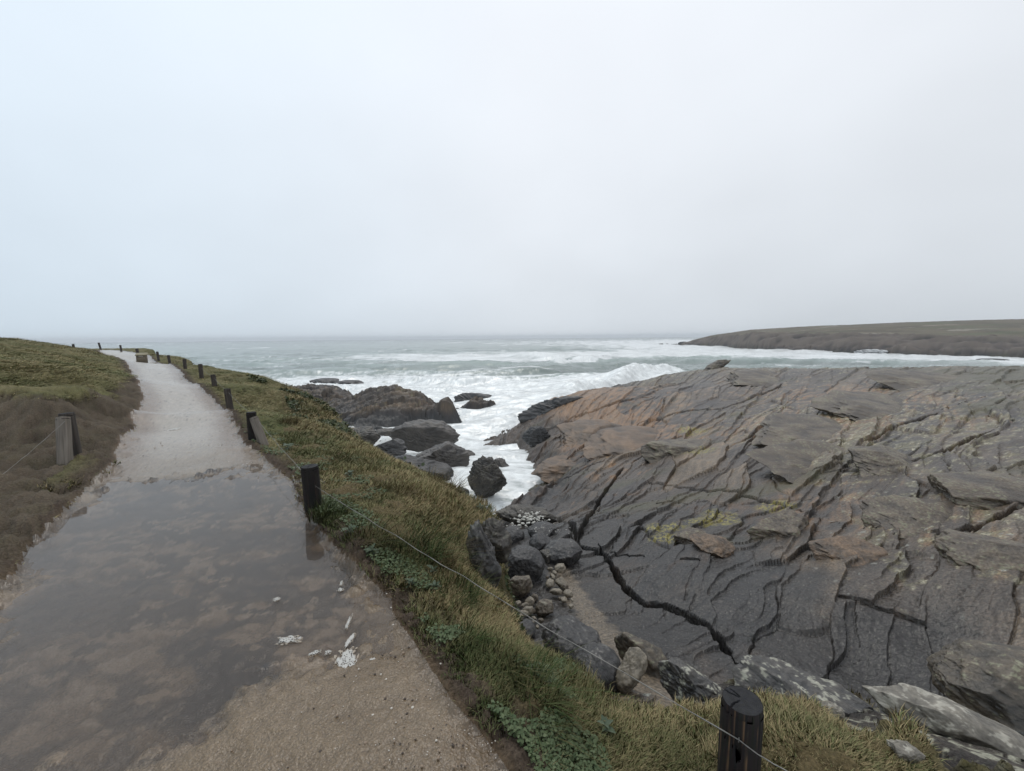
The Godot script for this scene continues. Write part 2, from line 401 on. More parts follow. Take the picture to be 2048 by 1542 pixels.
func build_sea() -> void:
	f_foam = field(points([-1380.81, 0.04, -1153.39, -1122.95, 0.04, -1540.38, -908.59, 0.03, -3481.36, 172.56, 0.05, -1920.81, 419.21, 0.30, -1294.57, 235.03, 0.90, -578.90, -293.50, 0.05, -304.00, -259.28, 0.10, -354.88, -161.63, 0.06, -325.65, -64.74, 0.25, -246.96, -27.93, 0.80, -192.55, -4.68, 0.80, -169.41, 16.50, 0.75, -183.57, 54.09, 0.35, -261.09, 121.19, 0.75, -402.93, 126.10, 1.10, -285.47, 91.92, 1.10, -207.90, 156.04, 1.10, -230.58, 123.15, 1.15, -181.81, 166.99, 1.10, -183.04, 134.81, 1.15, -147.61, 179.97, 1.10, -150.54, 153.21, 1.15, -128.03, 160.42, 1.10, -286.98, 104.18, 1.10, -186.11, 74.07, 1.00, -167.38, 89.67, 1.10, -160.07, 103.97, 1.15, -153.37, 114.68, 1.15, -144.11, 62.02, 0.00, -140.04, 86.62, -0.10, -127.64, 102.03, 0.00, -111.51, 118.08, 0.10, -98.48, -120.70, 0.15, -141.77, -73.26, 0.35, -114.35, -49.57, 0.65, -90.51, -66.55, 0.55, -98.30, -56.12, 0.20, -112.38, -45.96, 0.10, -120.56, -37.79, 0.60, -143.67, -17.04, 0.35, -116.96, -3.22, 0.25, -115.24, 9.43, 0.05, -104.84, 20.68, 0.05, -112.26, 37.49, 0.60, -147.25, 34.29, 0.15, -105.26, 41.67, 0.20, -93.84, -35.44, 0.70, -92.70, -23.28, 0.65, -88.05, -13.24, 0.60, -90.55, -2.43, 0.65, -86.11, 7.04, 0.65, -78.29, 15.11, 0.95, -72.53, -10.71, 1.05, -73.01, -1.86, 1.15, -65.34, 5.56, 1.15, -61.82, -30.16, 1.00, -78.73, -1.29, 1.25, -43.93, -2.98, 1.10, -33.05, 0.31, 1.25, -46.94, -1.04, 1.00, -34.72, 0.19, 0.80, -31.36, -1.56, 0.95, -28.67, -0.47, 0.85, -25.29, -5.82, 1.15, -39.00, -10.61, 1.00, -33.33, -2.44, 0.85, -23.50, -5116.26, 0.02, -4276.23, -121.36, 0.02, -4478.15, 74.17, 0.00, -132.26]), -66, 62, 11, 4000, 200, 170)
	for k in [[[31.64, -172.10, 14.11, -156.93, -5.12, -186.11, -24.56, -169.34, -39.75, -151.34, -47.52, -133.13], [-47.52, -155.13, -39.75, -173.34, -24.56, -191.34, -5.12, -208.11, 14.11, -178.93, 31.64, -194.10, 31.64, -150.10, 14.11, -134.93, -5.12, -164.11, -24.56, -147.34, -39.75, -129.34, -47.52, -111.13], 1.30, 9.00, 5.00, 3.00, 10.00, 0.90],
		[[41.33, -127.14, 46.40, -157.05, 42.75, -168.13, 24.21, -140.62, 7.71, -116.15], [7.71, -136.15, 24.21, -160.62, 42.75, -188.13, 46.40, -177.05, 41.33, -147.14, 41.33, -107.14, 46.40, -137.05, 42.75, -148.13, 24.21, -120.62, 7.71, -96.15], 1.80, 6.00, 3.00, 1.50, 8.00, 1.10],
		[[36.91, -83.20, 32.26, -85.18, 27.05, -83.03, 20.67, -74.13, 13.13, -63.08, 6.68, -53.25, 1.96, -46.05], [1.96, -58.05, 6.68, -65.25, 13.13, -75.08, 20.67, -86.13, 27.05, -95.03, 32.26, -97.18, 36.91, -95.20, 36.91, -71.20, 32.26, -73.18, 27.05, -71.03, 20.67, -62.13, 13.13, -51.08, 6.68, -41.25, 1.96, -34.05], 2.00, 3.60, 2.20, 1.00, 7.00, 1.05],
		[[5.30, -79.88, -2.21, -78.51, -14.27, -84.10, -28.16, -90.53, -39.24, -86.65, -45.27, -82.69], [-45.27, -94.69, -39.24, -98.65, -28.16, -102.53, -14.27, -96.10, -2.21, -90.51, 5.30, -91.88, 5.30, -67.88, -2.21, -66.51, -14.27, -72.10, -28.16, -78.53, -39.24, -74.65, -45.27, -70.69], 1.10, 5.00, 3.00, 2.00, 8.00, 0.55],
		[[22.74, -109.50, 9.15, -101.73, -2.79, -99.80, -15.55, -106.77], [-15.55, -122.77, -2.79, -115.80, 9.15, -117.73, 22.74, -125.50, 22.74, -93.50, 9.15, -85.73, -2.79, -83.80, -15.55, -90.77], 1.20, 9.00, 4.00, 2.00, 10.00, 0.20],
		[[-3.21, -61.52, -9.67, -65.88, -18.40, -69.46, -26.88, -70.14, -39.02, -71.11], [-39.02, -79.11, -26.88, -78.14, -18.40, -77.46, -9.67, -73.88, -3.21, -69.52, -3.21, -53.52, -9.67, -57.88, -18.40, -61.46, -26.88, -62.14, -39.02, -63.11], 0.70, 3.00, 2.00, 1.50, 6.00, 0.90]]:
		var fd := outline(k[0], -30, 45, 30, 320, 170, 120, false)
		var fx := outline(k[1], -30, 45, 30, 320, 120, 90)
		ridges.append([fd, k[2], k[3], k[4], k[5], fx, k[6], k[7]])
	var water := Color(0.120, 0.152, 0.138)
	var green := Color(0.205, 0.265, 0.240)
	var foam := Color(0.80, 0.82, 0.81)
	var n_lace := noise(44, 1.0, 4)
	var n_web := noise(45, 1.0, 3, true)
	var mat := surface(0.22, 0.5)
	detail(mat, null, noise_tex(71, 0.012, 4, 0.0, 1.0, 512), 0.35, 3.0)
	var parts := [[-60.0, 60.0, 38.0, 3600.0, 1150, 330], [-30.0, 8.0, 11.0, 38.4, 380, 300]]
	var first := true
	for q in parts:
		var nc: int = q[4]; var nr: int = q[5]
		var pos := PackedVector3Array(); var col := PackedColorArray(); var grp := PackedInt32Array()
		pos.resize(nc * nr); col.resize(nc * nr); grp.resize(nc * nr)
		for j in nr:
			var t := float(j) / (nr - 1)
			# rows even in the inverse of the distance, closer where waves stand up
			var r: float = 1.0 / lerpf(1.0 / q[2], 1.0 / q[3], pow(t, 0.9))
			for i in nc:
				var a := deg_to_rad(lerpf(q[0], q[1], float(i) / (nc - 1)))
				var x := r * sin(a); var z := -r * cos(a)
				var s := sea_at(x, z, a, r, true)
				pos[j * nc + i] = Vector3(x, SEA + s.r, z)
				grp[j * nc + i] = 0
				var away := smoothstep(70.0, 150.0, r)
				var lace := n_lace.get_noise_2d(x * 0.045, z * 0.16)
				var streak := n_lace.get_noise_2d(x * 0.012 + 50.0, z * 0.07)
				if away < 1.0:
					lace = lerpf(n_lace.get_noise_2d(x * 0.30, z * 0.62), lace, away)
					streak = lerpf(n_lace.get_noise_2d(x * 0.06 + 50.0, z * 0.35), streak, away)
				var web := n_web.get_noise_2d(x * 0.55 + lace, z * 0.9) * (1.0 - away)
				var nf := 0.5 + 0.5 * (0.55 * lace + 0.45 * streak) + 0.16 * web
				var f := s.g
				var white := smoothstep(1.0 - f - 0.12, 1.0 - f + 0.20, nf - 0.03) if f > 0.02 else 0.0
				white = maxf(white, 0.5 * f * f)
				# whitecaps on the open sea
				if r > 60.0:
					var cap := lerpf(n_lace.get_noise_2d(x * 0.035 + 11.0, z * 0.12), n_lace.get_noise_2d(x * 0.009 + 11.0, z * 0.022), smoothstep(220.0, 500.0, r))
					white = maxf(white, smoothstep(0.40, 0.54, cap) * 0.75)
				var body := mixc(water, green, 0.35 + 0.9 * s.a + 0.35 * lace + 0.7 * f * f)
				var froth := foam * (0.86 + 0.30 * lace + 0.22 * web)
				col[j * nc + i] = mixc(body, froth, white * 0.95)
		var m: Dictionary = sheet(nc, nr, pos, col, grp)
		var o := put("sea", m[0], mat)
		tag(o, "", "", "", "structure")
		first = false

# ---------- the low headland across the bay ----------
func build_headland() -> void:
	var prof := [[0.35, 420.0, -14.0, -14.0, 470.0], [0.392, 400.0, -10.0, -10.0, 440.0], [0.3969, 366.3, -6.20, -6.20, 406.3], [0.4239, 362.4, -3.78, -2.13, 402.4], [0.4650, 339.2, 0.22, 1.94, 409.2], [0.5592, 255.1, 2.60, 7.54, 445.1], [0.6769, 216.1, 1.67, 9.67, 406.1], [0.7947, 190.0, 1.70, 10.53, 380.0], [0.9125, 173.8, 0.58, 11.47, 363.8], [1.0305, 158.3, -0.16, 12.11, 348.3], [1.2052, 144.0, -1.05, 12.72, 334.0], [1.4443, 123.8, -1.38, 12.68, 313.8]] # tangent of the bearing, distance of the shore, height of the cliff, height and distance of the skyline
	var nc := 620; var nr := 240
	var pos := PackedVector3Array(); var col := PackedColorArray(); var grp := PackedInt32Array()
	pos.resize(nc * nr); col.resize(nc * nr); grp.resize(nc * nr)
	for j in nr:
		var r := 130.0 * pow(900.0 / 130.0, float(j) / (nr - 1))
		for i in nc:
			var a := deg_to_rad(lerpf(19.0, 62.0, float(i) / (nc - 1)))
			var x := r * sin(a); var z := -r * cos(a)
			var ta := tan(a)
			var q := 0
			while q < prof.size() - 2 and prof[q + 1][0] < ta: q += 1
			var f: float = clampf((ta - prof[q][0]) / (prof[q + 1][0] - prof[q][0]), 0.0, 1.0)
			var n1 := n_ridge.get_noise_2d((x + z) * 0.020, (x - z) * 0.055)
			var n2 := n_ridge.get_noise_2d(x * 0.09, z * 0.09)
			var n3 := n_mid.get_noise_2d(x * 0.02, z * 0.02)
			var sw: float = lerpf(prof[q][1], prof[q + 1][1], f) + 9.0 * n_low.get_noise_2d(x * 0.035, z * 0.02) + 3.0 * n2
			var hc: float = lerpf(prof[q][2], prof[q + 1][2], f)
			var hs: float = lerpf(prof[q][3], prof[q + 1][3], f)
			var ss: float = lerpf(prof[q][4], prof[q + 1][4], f)
			var d := -z - sw
			var h := 0.0
			if d < 0.0: h = SEA + d * 0.35
			elif d < 24.0: h = lerpf(SEA, hc, pow(smoothstep(-6.0, 24.0, d) * 1.06 - 0.06, 0.8))
			else: h = lerpf(hc, hs, smoothstep(24.0, ss - sw, d) * 0.5 + 0.5 * clampf((d - 24.0) / maxf(ss - sw - 24.0, 1.0), 0.0, 1.0))
			if -z > ss: h = hs - (-z - ss) * 0.02
			var cliff := (1.0 - smoothstep(16.0, 40.0, d + 9.0 * n2)) * smoothstep(-8.0, 0.0, d)
			h += cliff * (n1 * 2.4 + n2 * 1.2) + n3 * 0.35 + n_mid.get_noise_2d(x * 0.2, z * 0.2) * 0.2
			pos[j * nc + i] = Vector3(x, h, z)
			grp[j * nc + i] = 0 if h > SEA - 4.0 else -1
			var moor := mixc(Color(0.074, 0.064, 0.044), Color(0.125, 0.103, 0.070), 0.5 + 0.9 * n3 + 0.5 * n_mid.get_noise_2d(x * 0.07, z * 0.07))
			moor = mixc(moor, Color(0.085, 0.092, 0.050), 2.0 * n_low.get_noise_2d(x * 0.012, z * 0.03) - 0.3)
			moor = mixc(moor, Color(0.30, 0.27, 0.23), smoothstep(0.44, 0.52, n_low.get_noise_2d(x * 0.02 + 5.0, z * 0.05)) * 0.5)
			var rockc := mixc(Color(0.022, 0.020, 0.021), Color(0.120, 0.100, 0.086), 0.42 + 0.8 * n2 + 0.9 * n1)
			rockc = mixc(rockc, Color(0.030, 0.029, 0.030), 1.0 - smoothstep(-5.6, -3.6, h + n1))
			col[j * nc + i] = mixc(moor, rockc, cliff)
	var m: Dictionary = sheet(nc, nr, pos, col, grp)
	var o := put("far_hill", m[0], surface(0.85, 0.3))
	tag(o, "low brown moor and dark cliffs across the white water of the bay", "headland", "", "structure")

# ---------- the great rock slope on the right ----------
func rock_tint(x: float, z: float, h: float, r: float, rust: float, lichen: float) -> Color:
	var n1 := n_low.get_noise_2d(x * 0.32 + 3.0, z * 0.32)
	var n2 := n_mid.get_noise_2d(x * 1.1, z * 1.1 + 7.0)
	var n3 := n_mid.get_noise_2d(x * 4.7 + 30.0, z * 4.7)
	var n4 := n_fine.get_noise_2d(x * 17.0, z * 17.0)
	var c := mixc(Color(0.082, 0.068, 0.058), Color(0.180, 0.141, 0.104), 0.45 + 0.6 * n1 + 0.5 * n2 + (rk_tone - 0.5) * 1.2)
	c = mixc(c, Color(0.105, 0.094, 0.090), n1 * 1.2 + 0.1)
	# damp dark runs down the slabs
	var damp := smoothstep(0.05, 0.40, n_low.get_noise_2d(x * 0.22 + z * 0.16 + 11.0, (z - x) * 0.06) + 0.35 * n2 - 0.25 * rk_tone)
	c = mixc(c, Color(0.052, 0.048, 0.050), damp * 0.8)
	# ochre sheets, the outer skin broken off along the steps
	c = mixc(c, Color(0.300, 0.180, 0.095), smoothstep(0.30, 0.75, rust * (0.45 + 0.75 * rk_tone) + 0.40 * n2 + 0.22 * rk_streak + 0.12) * 0.9)
	c = mixc(c, Color(0.240, 0.195, 0.140), smoothstep(0.62, 0.95, rk_tone + 0.3 * n2) * 0.40)
	var li := smoothstep(0.32, 0.62, lichen + 0.55 * n2 + 0.35 * n3 - 0.10 + 0.15 * rk_step)
	c = mixc(c, Color(0.200, 0.195, 0.118), li * 0.75)
	c = mixc(c, Color(0.40, 0.40, 0.32), smoothstep(0.38, 0.56, n3 + 0.5 * lichen - 0.12) * li)
	c = c * (1.0 + 0.34 * n3 + 0.30 * n4 + 0.32 * rk_streak + 0.35 * n_mid.get_noise_2d(x * 0.5 - 20.0, z * 0.5))
	return Color(c.r * 1.06, c.g * 0.97, c.b * 0.86)

func build_rock() -> void:
	var f_rust := field(points([3.45, 0.90, -30.20, 4.70, 0.80, -31.37, 1.69, 0.80, -25.58, 6.44, 0.70, -30.71, 8.22, 0.70, -30.53, 8.19, 0.50, -24.79, 2.56, 0.40, -20.21, 6.07, 0.20, -22.39, 12.26, 0.10, -27.34, 20.47, 0.70, -28.92, 22.39, 0.60, -28.77, 16.46, 0.70, -19.27, 16.82, 0.60, -18.16, 17.28, 0.10, -30.55, 6.92, 0.50, -9.83, 7.04, 0.30, -8.49, 4.63, 0.30, -8.85, 2.43, 0.35, -7.72, 2.04, -0.20, -5.93, 5.17, -0.20, -6.12, 7.45, 0.20, -6.89, 13.62, 0.00, -11.59, 8.00, 0.00, -13.90, 4.13, 0.00, -7.01, 26.40, -0.20, -25.47, 23.87, -0.10, -48.58, 0.27, -0.40, -9.52, 0.89, -0.10, -5.76]), 0, 62, 2.2, 95, 90, 80)
	var f_lich := field(points([2.33, -0.50, -25.79, 4.90, -0.40, -23.26, 10.83, 0.00, -33.04, 9.59, 0.15, -21.27, 6.08, -0.30, -15.42, 6.76, -0.20, -11.67, 13.96, 0.40, -22.22, 15.36, 0.50, -22.36, 19.52, 0.40, -24.29, 22.70, 0.40, -24.66, 20.53, 0.40, -19.70, 23.62, 0.40, -20.39, 24.58, 0.40, -50.05, 14.52, 0.10, -37.60, 23.50, 0.20, -37.76, 9.95, 0.40, -13.16, 9.68, 0.35, -11.82, 8.49, 0.40, -8.40, 11.31, 0.30, -10.07, 6.52, 0.10, -9.24, 4.84, 0.00, -8.26, 5.62, 0.10, -6.69, 7.00, 0.30, -6.08, 4.87, -0.50, -5.73, 3.02, -0.60, -6.46, 1.20, -0.60, -7.84, 6.09, 0.00, -5.52, 8.14, 0.30, -6.48]), 0, 62, 2.2, 95, 90, 80)
	var yellow := [Vector2(5.45, -10.79), Vector2(4.79, -10.29), Vector2(5.27, -10.24), Vector2(3.64, -10.07), Vector2(3.93, -10.01), Vector2(3.47, -9.28), Vector2(4.33, -8.80), Vector2(6.90, -10.75), Vector2(8.38, -18.65), Vector2(10.27, -23.80)]
	var f_pale := outline([0.95, -7.78, 1.11, -6.68, 1.25, -5.58, 1.31, -4.45, 1.32, -3.63], -5, 40, 2.4, 14, 140, 110, false)
	var cracks := []
	for k in [[[2.03, -9.19, 2.04, -7.31, 2.19, -6.65, 2.48, -6.52, 2.71, -6.09, 2.81, -5.67, 2.73, -5.03], 0.09, 0.32],
		[[5.04, -18.96, 3.31, -15.60, 1.77, -10.75, 1.42, -9.94], 0.12, 0.28],
		[[0.91, -20.77, 2.81, -20.23, 4.41, -20.87], 0.13, 0.30],
		[[9.60, -28.15, 11.97, -29.06, 14.53, -28.65, 17.79, -31.46, 22.37, -35.24], 0.22, 0.32],
		[[5.45, -15.76, 6.32, -13.87, 6.80, -12.28, 7.01, -10.72], 0.11, 0.25],
		[[3.74, -32.83, 6.85, -32.72, 9.43, -33.65], 0.20, 0.35],
		[[9.92, -12.32, 10.90, -11.93, 12.36, -11.98, 14.86, -13.23], 0.13, 0.35],
		[[7.63, -8.01, 7.97, -7.39, 9.04, -7.63, 10.41, -8.23], 0.12, 0.35],
		[[11.50, -15.53, 12.80, -14.89, 15.09, -16.46, 17.18, -17.22], 0.15, 0.30],
		[[1.44, -14.94, 1.69, -11.57, 1.50, -9.68, 2.03, -9.19], 0.16, 0.35],
		[[4.96, -13.35, 5.72, -11.87, 6.82, -11.29], 0.06, 0.12]]:
		cracks.append([outline(k[0], -5, 62, 3.0, 60, 230, 190, false), k[1], k[2]])
	var nc := 820; var nr := 700
	var pos := PackedVector3Array(); var col := PackedColorArray(); var grp := PackedInt32Array()
	pos.resize(nc * nr); col.resize(nc * nr); grp.resize(nc * nr)
	var count := {}
	for j in nr:
		var t := float(j) / (nr - 1)
		var r := 2.6 * pow(78.0 / 2.6, t)
		for i in nc:
			var a := deg_to_rad(lerpf(-4.0, 57.0, float(i) / (nc - 1)))
			var x := r * sin(a); var z := -r * cos(a)
			var k := j * nc + i
			var h := f_rock.at(a, r)
			if h < SEA - 1.6:
				pos[k] = Vector3(x, h, z); grp[k] = -1; col[k] = Color.BLACK
				continue
			rock_relief(x, z, 2.0, -3.0, 9.0, 0.74, -0.67, 1.8, 0.66, 3)
			var gully := 1.0 - smoothstep(0.0, 0.7, h + 2.5 + 0.055 * (r - 4.0)) * 0.55 # water-worn and smoother low down
			var near_floor := smoothstep(10.0, 6.5, r) * smoothstep(34.0, 14.0, rad_to_deg(a))
			var dh := rk_h * lerpf(1.0, 0.35, near_floor) * lerpf(0.8, 1.0, smoothstep(6.0, 12.0, r))
			# ragged waterline
			var low := 1.0 - smoothstep(SEA, SEA + 2.2, h)
			dh += low * n_ridge.get_noise_2d(x * 0.4 + 4.0, z * 0.4) * 0.28
			var cut := 0.0
			dh += 0.010 * smoothstep(14.0, 6.0, r) * n_ridge.get_noise_2d(x * 2.2, z * 1.4 + x) + 0.006 * smoothstep(12.0, 5.0, r) * n_mid.get_noise_2d(x * 9.0, z * 9.0)
			for ck in cracks:
				var dist: float = absf((ck[0] as Field).at(a, r)) + n_mid.get_noise_2d(x * 2.2, z * 2.2) * 0.05
				cut = maxf(cut, ck[2] * (1.0 - smoothstep(ck[1] * 0.2, ck[1] * 0.8, dist)))
			dh -= cut
			h += dh
			pos[k] = Vector3(x, h, z)
			grp[k] = rk_id
			count[rk_id] = count.get(rk_id, 0) + 1
			var c := rock_tint(x, z, h, r, f_rust.at(a, r), f_lich.at(a, r))
			# near-black belt on the rock low in the gully, pale barnacle flecks on it
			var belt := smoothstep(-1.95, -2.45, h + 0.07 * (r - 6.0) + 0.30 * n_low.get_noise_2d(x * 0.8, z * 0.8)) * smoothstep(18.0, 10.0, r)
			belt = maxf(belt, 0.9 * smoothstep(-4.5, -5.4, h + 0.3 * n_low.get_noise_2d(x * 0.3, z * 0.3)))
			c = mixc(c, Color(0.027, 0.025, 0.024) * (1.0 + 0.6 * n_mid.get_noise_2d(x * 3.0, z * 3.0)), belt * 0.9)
			var pale := 1.0 - smoothstep(0.10, 0.34, absf(f_pale.at(a, r)) + 0.16 * n_mid.get_noise_2d(x * 2.6, z * 2.6)) if r < 11.0 else 0.0
			c = mixc(c, Color(0.235, 0.185, 0.128) * (1.0 + 0.4 * n_mid.get_noise_2d(x * 6.0, z * 6.0)), pale * 0.85)
			c = mixc(c, Color(0.24, 0.225, 0.19), smoothstep(0.45, 0.62, n_fine.get_noise_2d(x * 24.0, z * 24.0)) * smoothstep(22.0, 7.0, r) * 0.55)
			# yellow and grey-white lichen rosettes
			var spot := n_fine.get_noise_2d(x * 3.1 + 70.0, z * 3.1)
			c = mixc(c, Color(0.42, 0.42, 0.36), smoothstep(0.60, 0.66, spot) * smoothstep(20.0, 8.0, r) * (1.0 - belt))
			for yl in yellow:
				var q := Vector2(x, z).distance_to(yl) / (0.045 * r)
				if q < 1.0: c = mixc(c, Color(0.34, 0.29, 0.06), smoothstep(1.0, 0.5, q) * smoothstep(0.05, 0.3, n_mid.get_noise_2d(x * 6.0, z * 6.0) + 0.3 * n_fine.get_noise_2d(x * 20.0, z * 20.0) + 0.15))
			# turf thinning out on the crest
			var turf := smoothstep(0.25, 0.6, n_low.get_noise_2d(x * 0.12 + 4.0, z * 0.3) * 0.8 + smoothstep(-1.9, -0.9, h) * smoothstep(20.0, 36.0, r) * 0.75)
			c = mixc(c, mixc(Color(0.085, 0.085, 0.035), Color(0.12, 0.095, 0.05), 0.5 + n_mid.get_noise_2d(x * 0.8, z * 0.8)), turf * 0.8)
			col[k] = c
	# the slabs that show largest become pieces of their own
	var order := count.keys()
	order.sort_custom(func(p, q): return count[p] > count[q] or (count[p] == count[q] and p < q))
	var keep := {}
	for q in mini(order.size(), 290): keep[order[q]] = true
	for k in grp.size():
		if grp[k] >= 0 and not keep.has(grp[k]): grp[k] = 0
	var parts: Dictionary = sheet(nc, nr, pos, col, grp)
	var root := base("rock_slope")
	tag(root, "broad slope of cracked brown and grey rock filling the right side below the crest", "rock slope")
	var mat := surface(0.46, 0.5)
	detail(mat, noise_tex(81, 0.05, 5, 0.55, 1.0, 512, 1.4), noise_tex(82, 0.02, 5, 0.0, 1.0, 512), 0.8, 1.8)
	for g in parts:
		var o := put("slab" if g > 0 else "small_slabs", parts[g], mat, root)
		if g == 0: tag(o, "", "", "", "stuff")

# ---------- the dark outcrop in the surf ----------
func build_outcrop() -> void:
	var fo := field(points([-21.43, -6.40, -32.11, -18.76, -8.20, -28.11, -15.42, -10.00, -23.11, -28.08, -5.25, -42.09, -34.74, -4.60, -52.07, -39.41, -6.30, -59.07, -43.42, -8.50, -65.07, -54.76, -11.00, -82.07, -19.83, -6.40, -32.68, -17.40, -8.20, -28.68, -14.37, -10.00, -23.68, -25.77, -5.15, -42.47, -31.71, -4.40, -52.25, -35.95, -6.30, -59.25, -39.59, -8.50, -65.25, -49.91, -11.00, -82.25, -18.36, -6.40, -33.61, -16.18, -8.20, -29.61, -13.44, -10.00, -24.61, -23.60, -5.10, -43.20, -28.83, -4.30, -52.78, -32.65, -6.30, -59.78, -35.93, -8.50, -65.78, -45.22, -11.00, -82.78, -16.72, -6.40, -34.41, -14.78, -8.20, -30.41, -12.35, -10.00, -25.41, -22.14, -5.10, -45.56, -27.55, -4.30, -56.70, -30.95, -6.30, -63.70, -33.87, -8.50, -69.70, -42.13, -11.00, -86.70, -14.73, -6.40, -35.62, -13.07, -8.20, -31.62, -11.01, -10.00, -26.62, -18.31, -4.95, -44.28, -21.89, -4.00, -52.94, -24.78, -6.30, -59.94, -27.26, -8.50, -65.94, -34.29, -11.00, -82.94, -12.52, -6.40, -36.70, -11.16, -8.20, -32.70, -9.45, -10.00, -27.70, -14.11, -4.65, -41.37, -15.71, -3.40, -46.03, -18.09, -6.30, -53.03, -20.14, -8.50, -59.03, -25.94, -11.00, -76.03, -10.42, -6.40, -38.74, -9.34, -8.20, -34.74, -8.00, -10.00, -29.74, -11.05, -4.55, -41.12, -11.69, -3.20, -43.49, -13.58, -6.30, -50.49, -15.19, -8.50, -56.49, -19.76, -11.00, -73.49, -8.56, -6.40, -41.03, -7.73, -8.20, -37.03, -6.68, -10.00, -32.03, -8.83, -4.75, -42.32, -9.10, -3.60, -43.61, -10.56, -6.30, -50.61, -11.81, -8.50, -56.61, -15.36, -11.00, -73.61, -6.56, -6.40, -44.19, -5.97, -8.20, -40.19, -5.23, -10.00, -35.19, -6.44, -4.90, -43.37, -6.32, -3.90, -42.55, -7.36, -6.30, -49.55, -8.25, -8.50, -55.55, -10.78, -11.00, -72.55, -4.81, -6.40, -47.88, -4.41, -8.20, -43.88, -3.91, -10.00, -38.88, -4.68, -5.30, -46.54, -4.55, -4.70, -45.21, -5.25, -6.30, -52.21, -5.85, -8.50, -58.21, -7.56, -11.00, -75.21, -2.42, -6.40, -51.81, -2.24, -8.20, -47.81, -2.00, -10.00, -42.81, -2.31, -5.55, -49.41, -2.20, -5.20, -47.00, -2.53, -7.50, -54.00, -2.81, -8.50, -60.00, -3.60, -11.00, -77.00, 0.47, -9.50, -36.00, 0.57, -9.50, -44.00, 0.67, -9.50, -52.00, 0.78, -9.50, -60.00, 1.04, -9.50, -80.00]), -34, 2, 26, 130, 110, 90)
	var nc := 440; var nr := 330
	var pos := PackedVector3Array(); var col := PackedColorArray(); var grp := PackedInt32Array()
	pos.resize(nc * nr); col.resize(nc * nr); grp.resize(nc * nr)
	for j in nr:
		var r := 31.0 * pow(105.0 / 31.0, float(j) / (nr - 1))
		for i in nc:
			var a := deg_to_rad(lerpf(-31.0, -0.5, float(i) / (nc - 1)))
			var x := r * sin(a); var z := -r * cos(a)
			var k := j * nc + i
			var h := fo.at(a, r)
			if h < SEA - 1.5:
				pos[k] = Vector3(x, h, z); grp[k] = -1; continue
			rock_relief(x, z, -8.0, -38.0, 40.0, 0.96, -0.28, 3.6, 1.1, 19)
			h = minf(h, lerpf(-3.1, -4.75, smoothstep(-0.20, -0.05, a)))
			h += -0.75 + rk_h * 3.4 + n_ridge.get_noise_2d(x * 0.10 + z * 0.05, z * 0.24) * 0.45 + n_ridge.get_noise_2d(x * 0.35, z * 0.7 + x * 0.2) * 0.13 + n_mid.get_noise_2d(x * 0.6, z * 0.8) * 0.10
			pos[k] = Vector3(x, h, z)
			grp[k] = rk_id
			var c := rock_tint(x * 0.4, z * 0.4, h, r, 0.1, 0.12 + 0.25 * smoothstep(-5.0, -3.0, h))
			c = c * 0.45
			c = mixc(c, Color(0.030, 0.029, 0.030), 1.0 - smoothstep(SEA + 0.4, SEA + 1.6, h + 0.4 * n_low.get_noise_2d(x * 0.3, z * 0.3)))
			col[k] = c
	var parts: Dictionary = sheet(nc, nr, pos, col, grp)
	var sizes := parts.keys()
	sizes.sort_custom(func(p, q): return parts[p].get_faces().size() > parts[q].get_faces().size())
	var root := base("rock_outcrop")
	tag(root, "low dark rock outcrop washed by surf beyond the grassy cliff", "rock outcrop")
	var mat := surface(0.55, 0.45)
	for q in sizes: put("slab", parts[q], mat, root)

# ---------- path, bank and verge ----------
func land_h(x: float, z: float, a: float, r: float) -> float:
	var h := f_land.at(a, r)
	var g := f_gulf.at(a, r) + 0.07 + 0.10 * n_mid.get_noise_2d(x * 1.6, z * 1.6) + 0.25 * n_low.get_noise_2d(x * 0.6, z * 0.6) * smoothstep(4.0, 9.0, r)
	if g < 0.0: # behind the cliff edge the sward stoops a little to it
		h -= 0.10 * smoothstep(-0.5, 0.0, g)
	else:
		h -= 0.10 + minf(g * 4.5, 0.7 + g * 2.2)
	return h

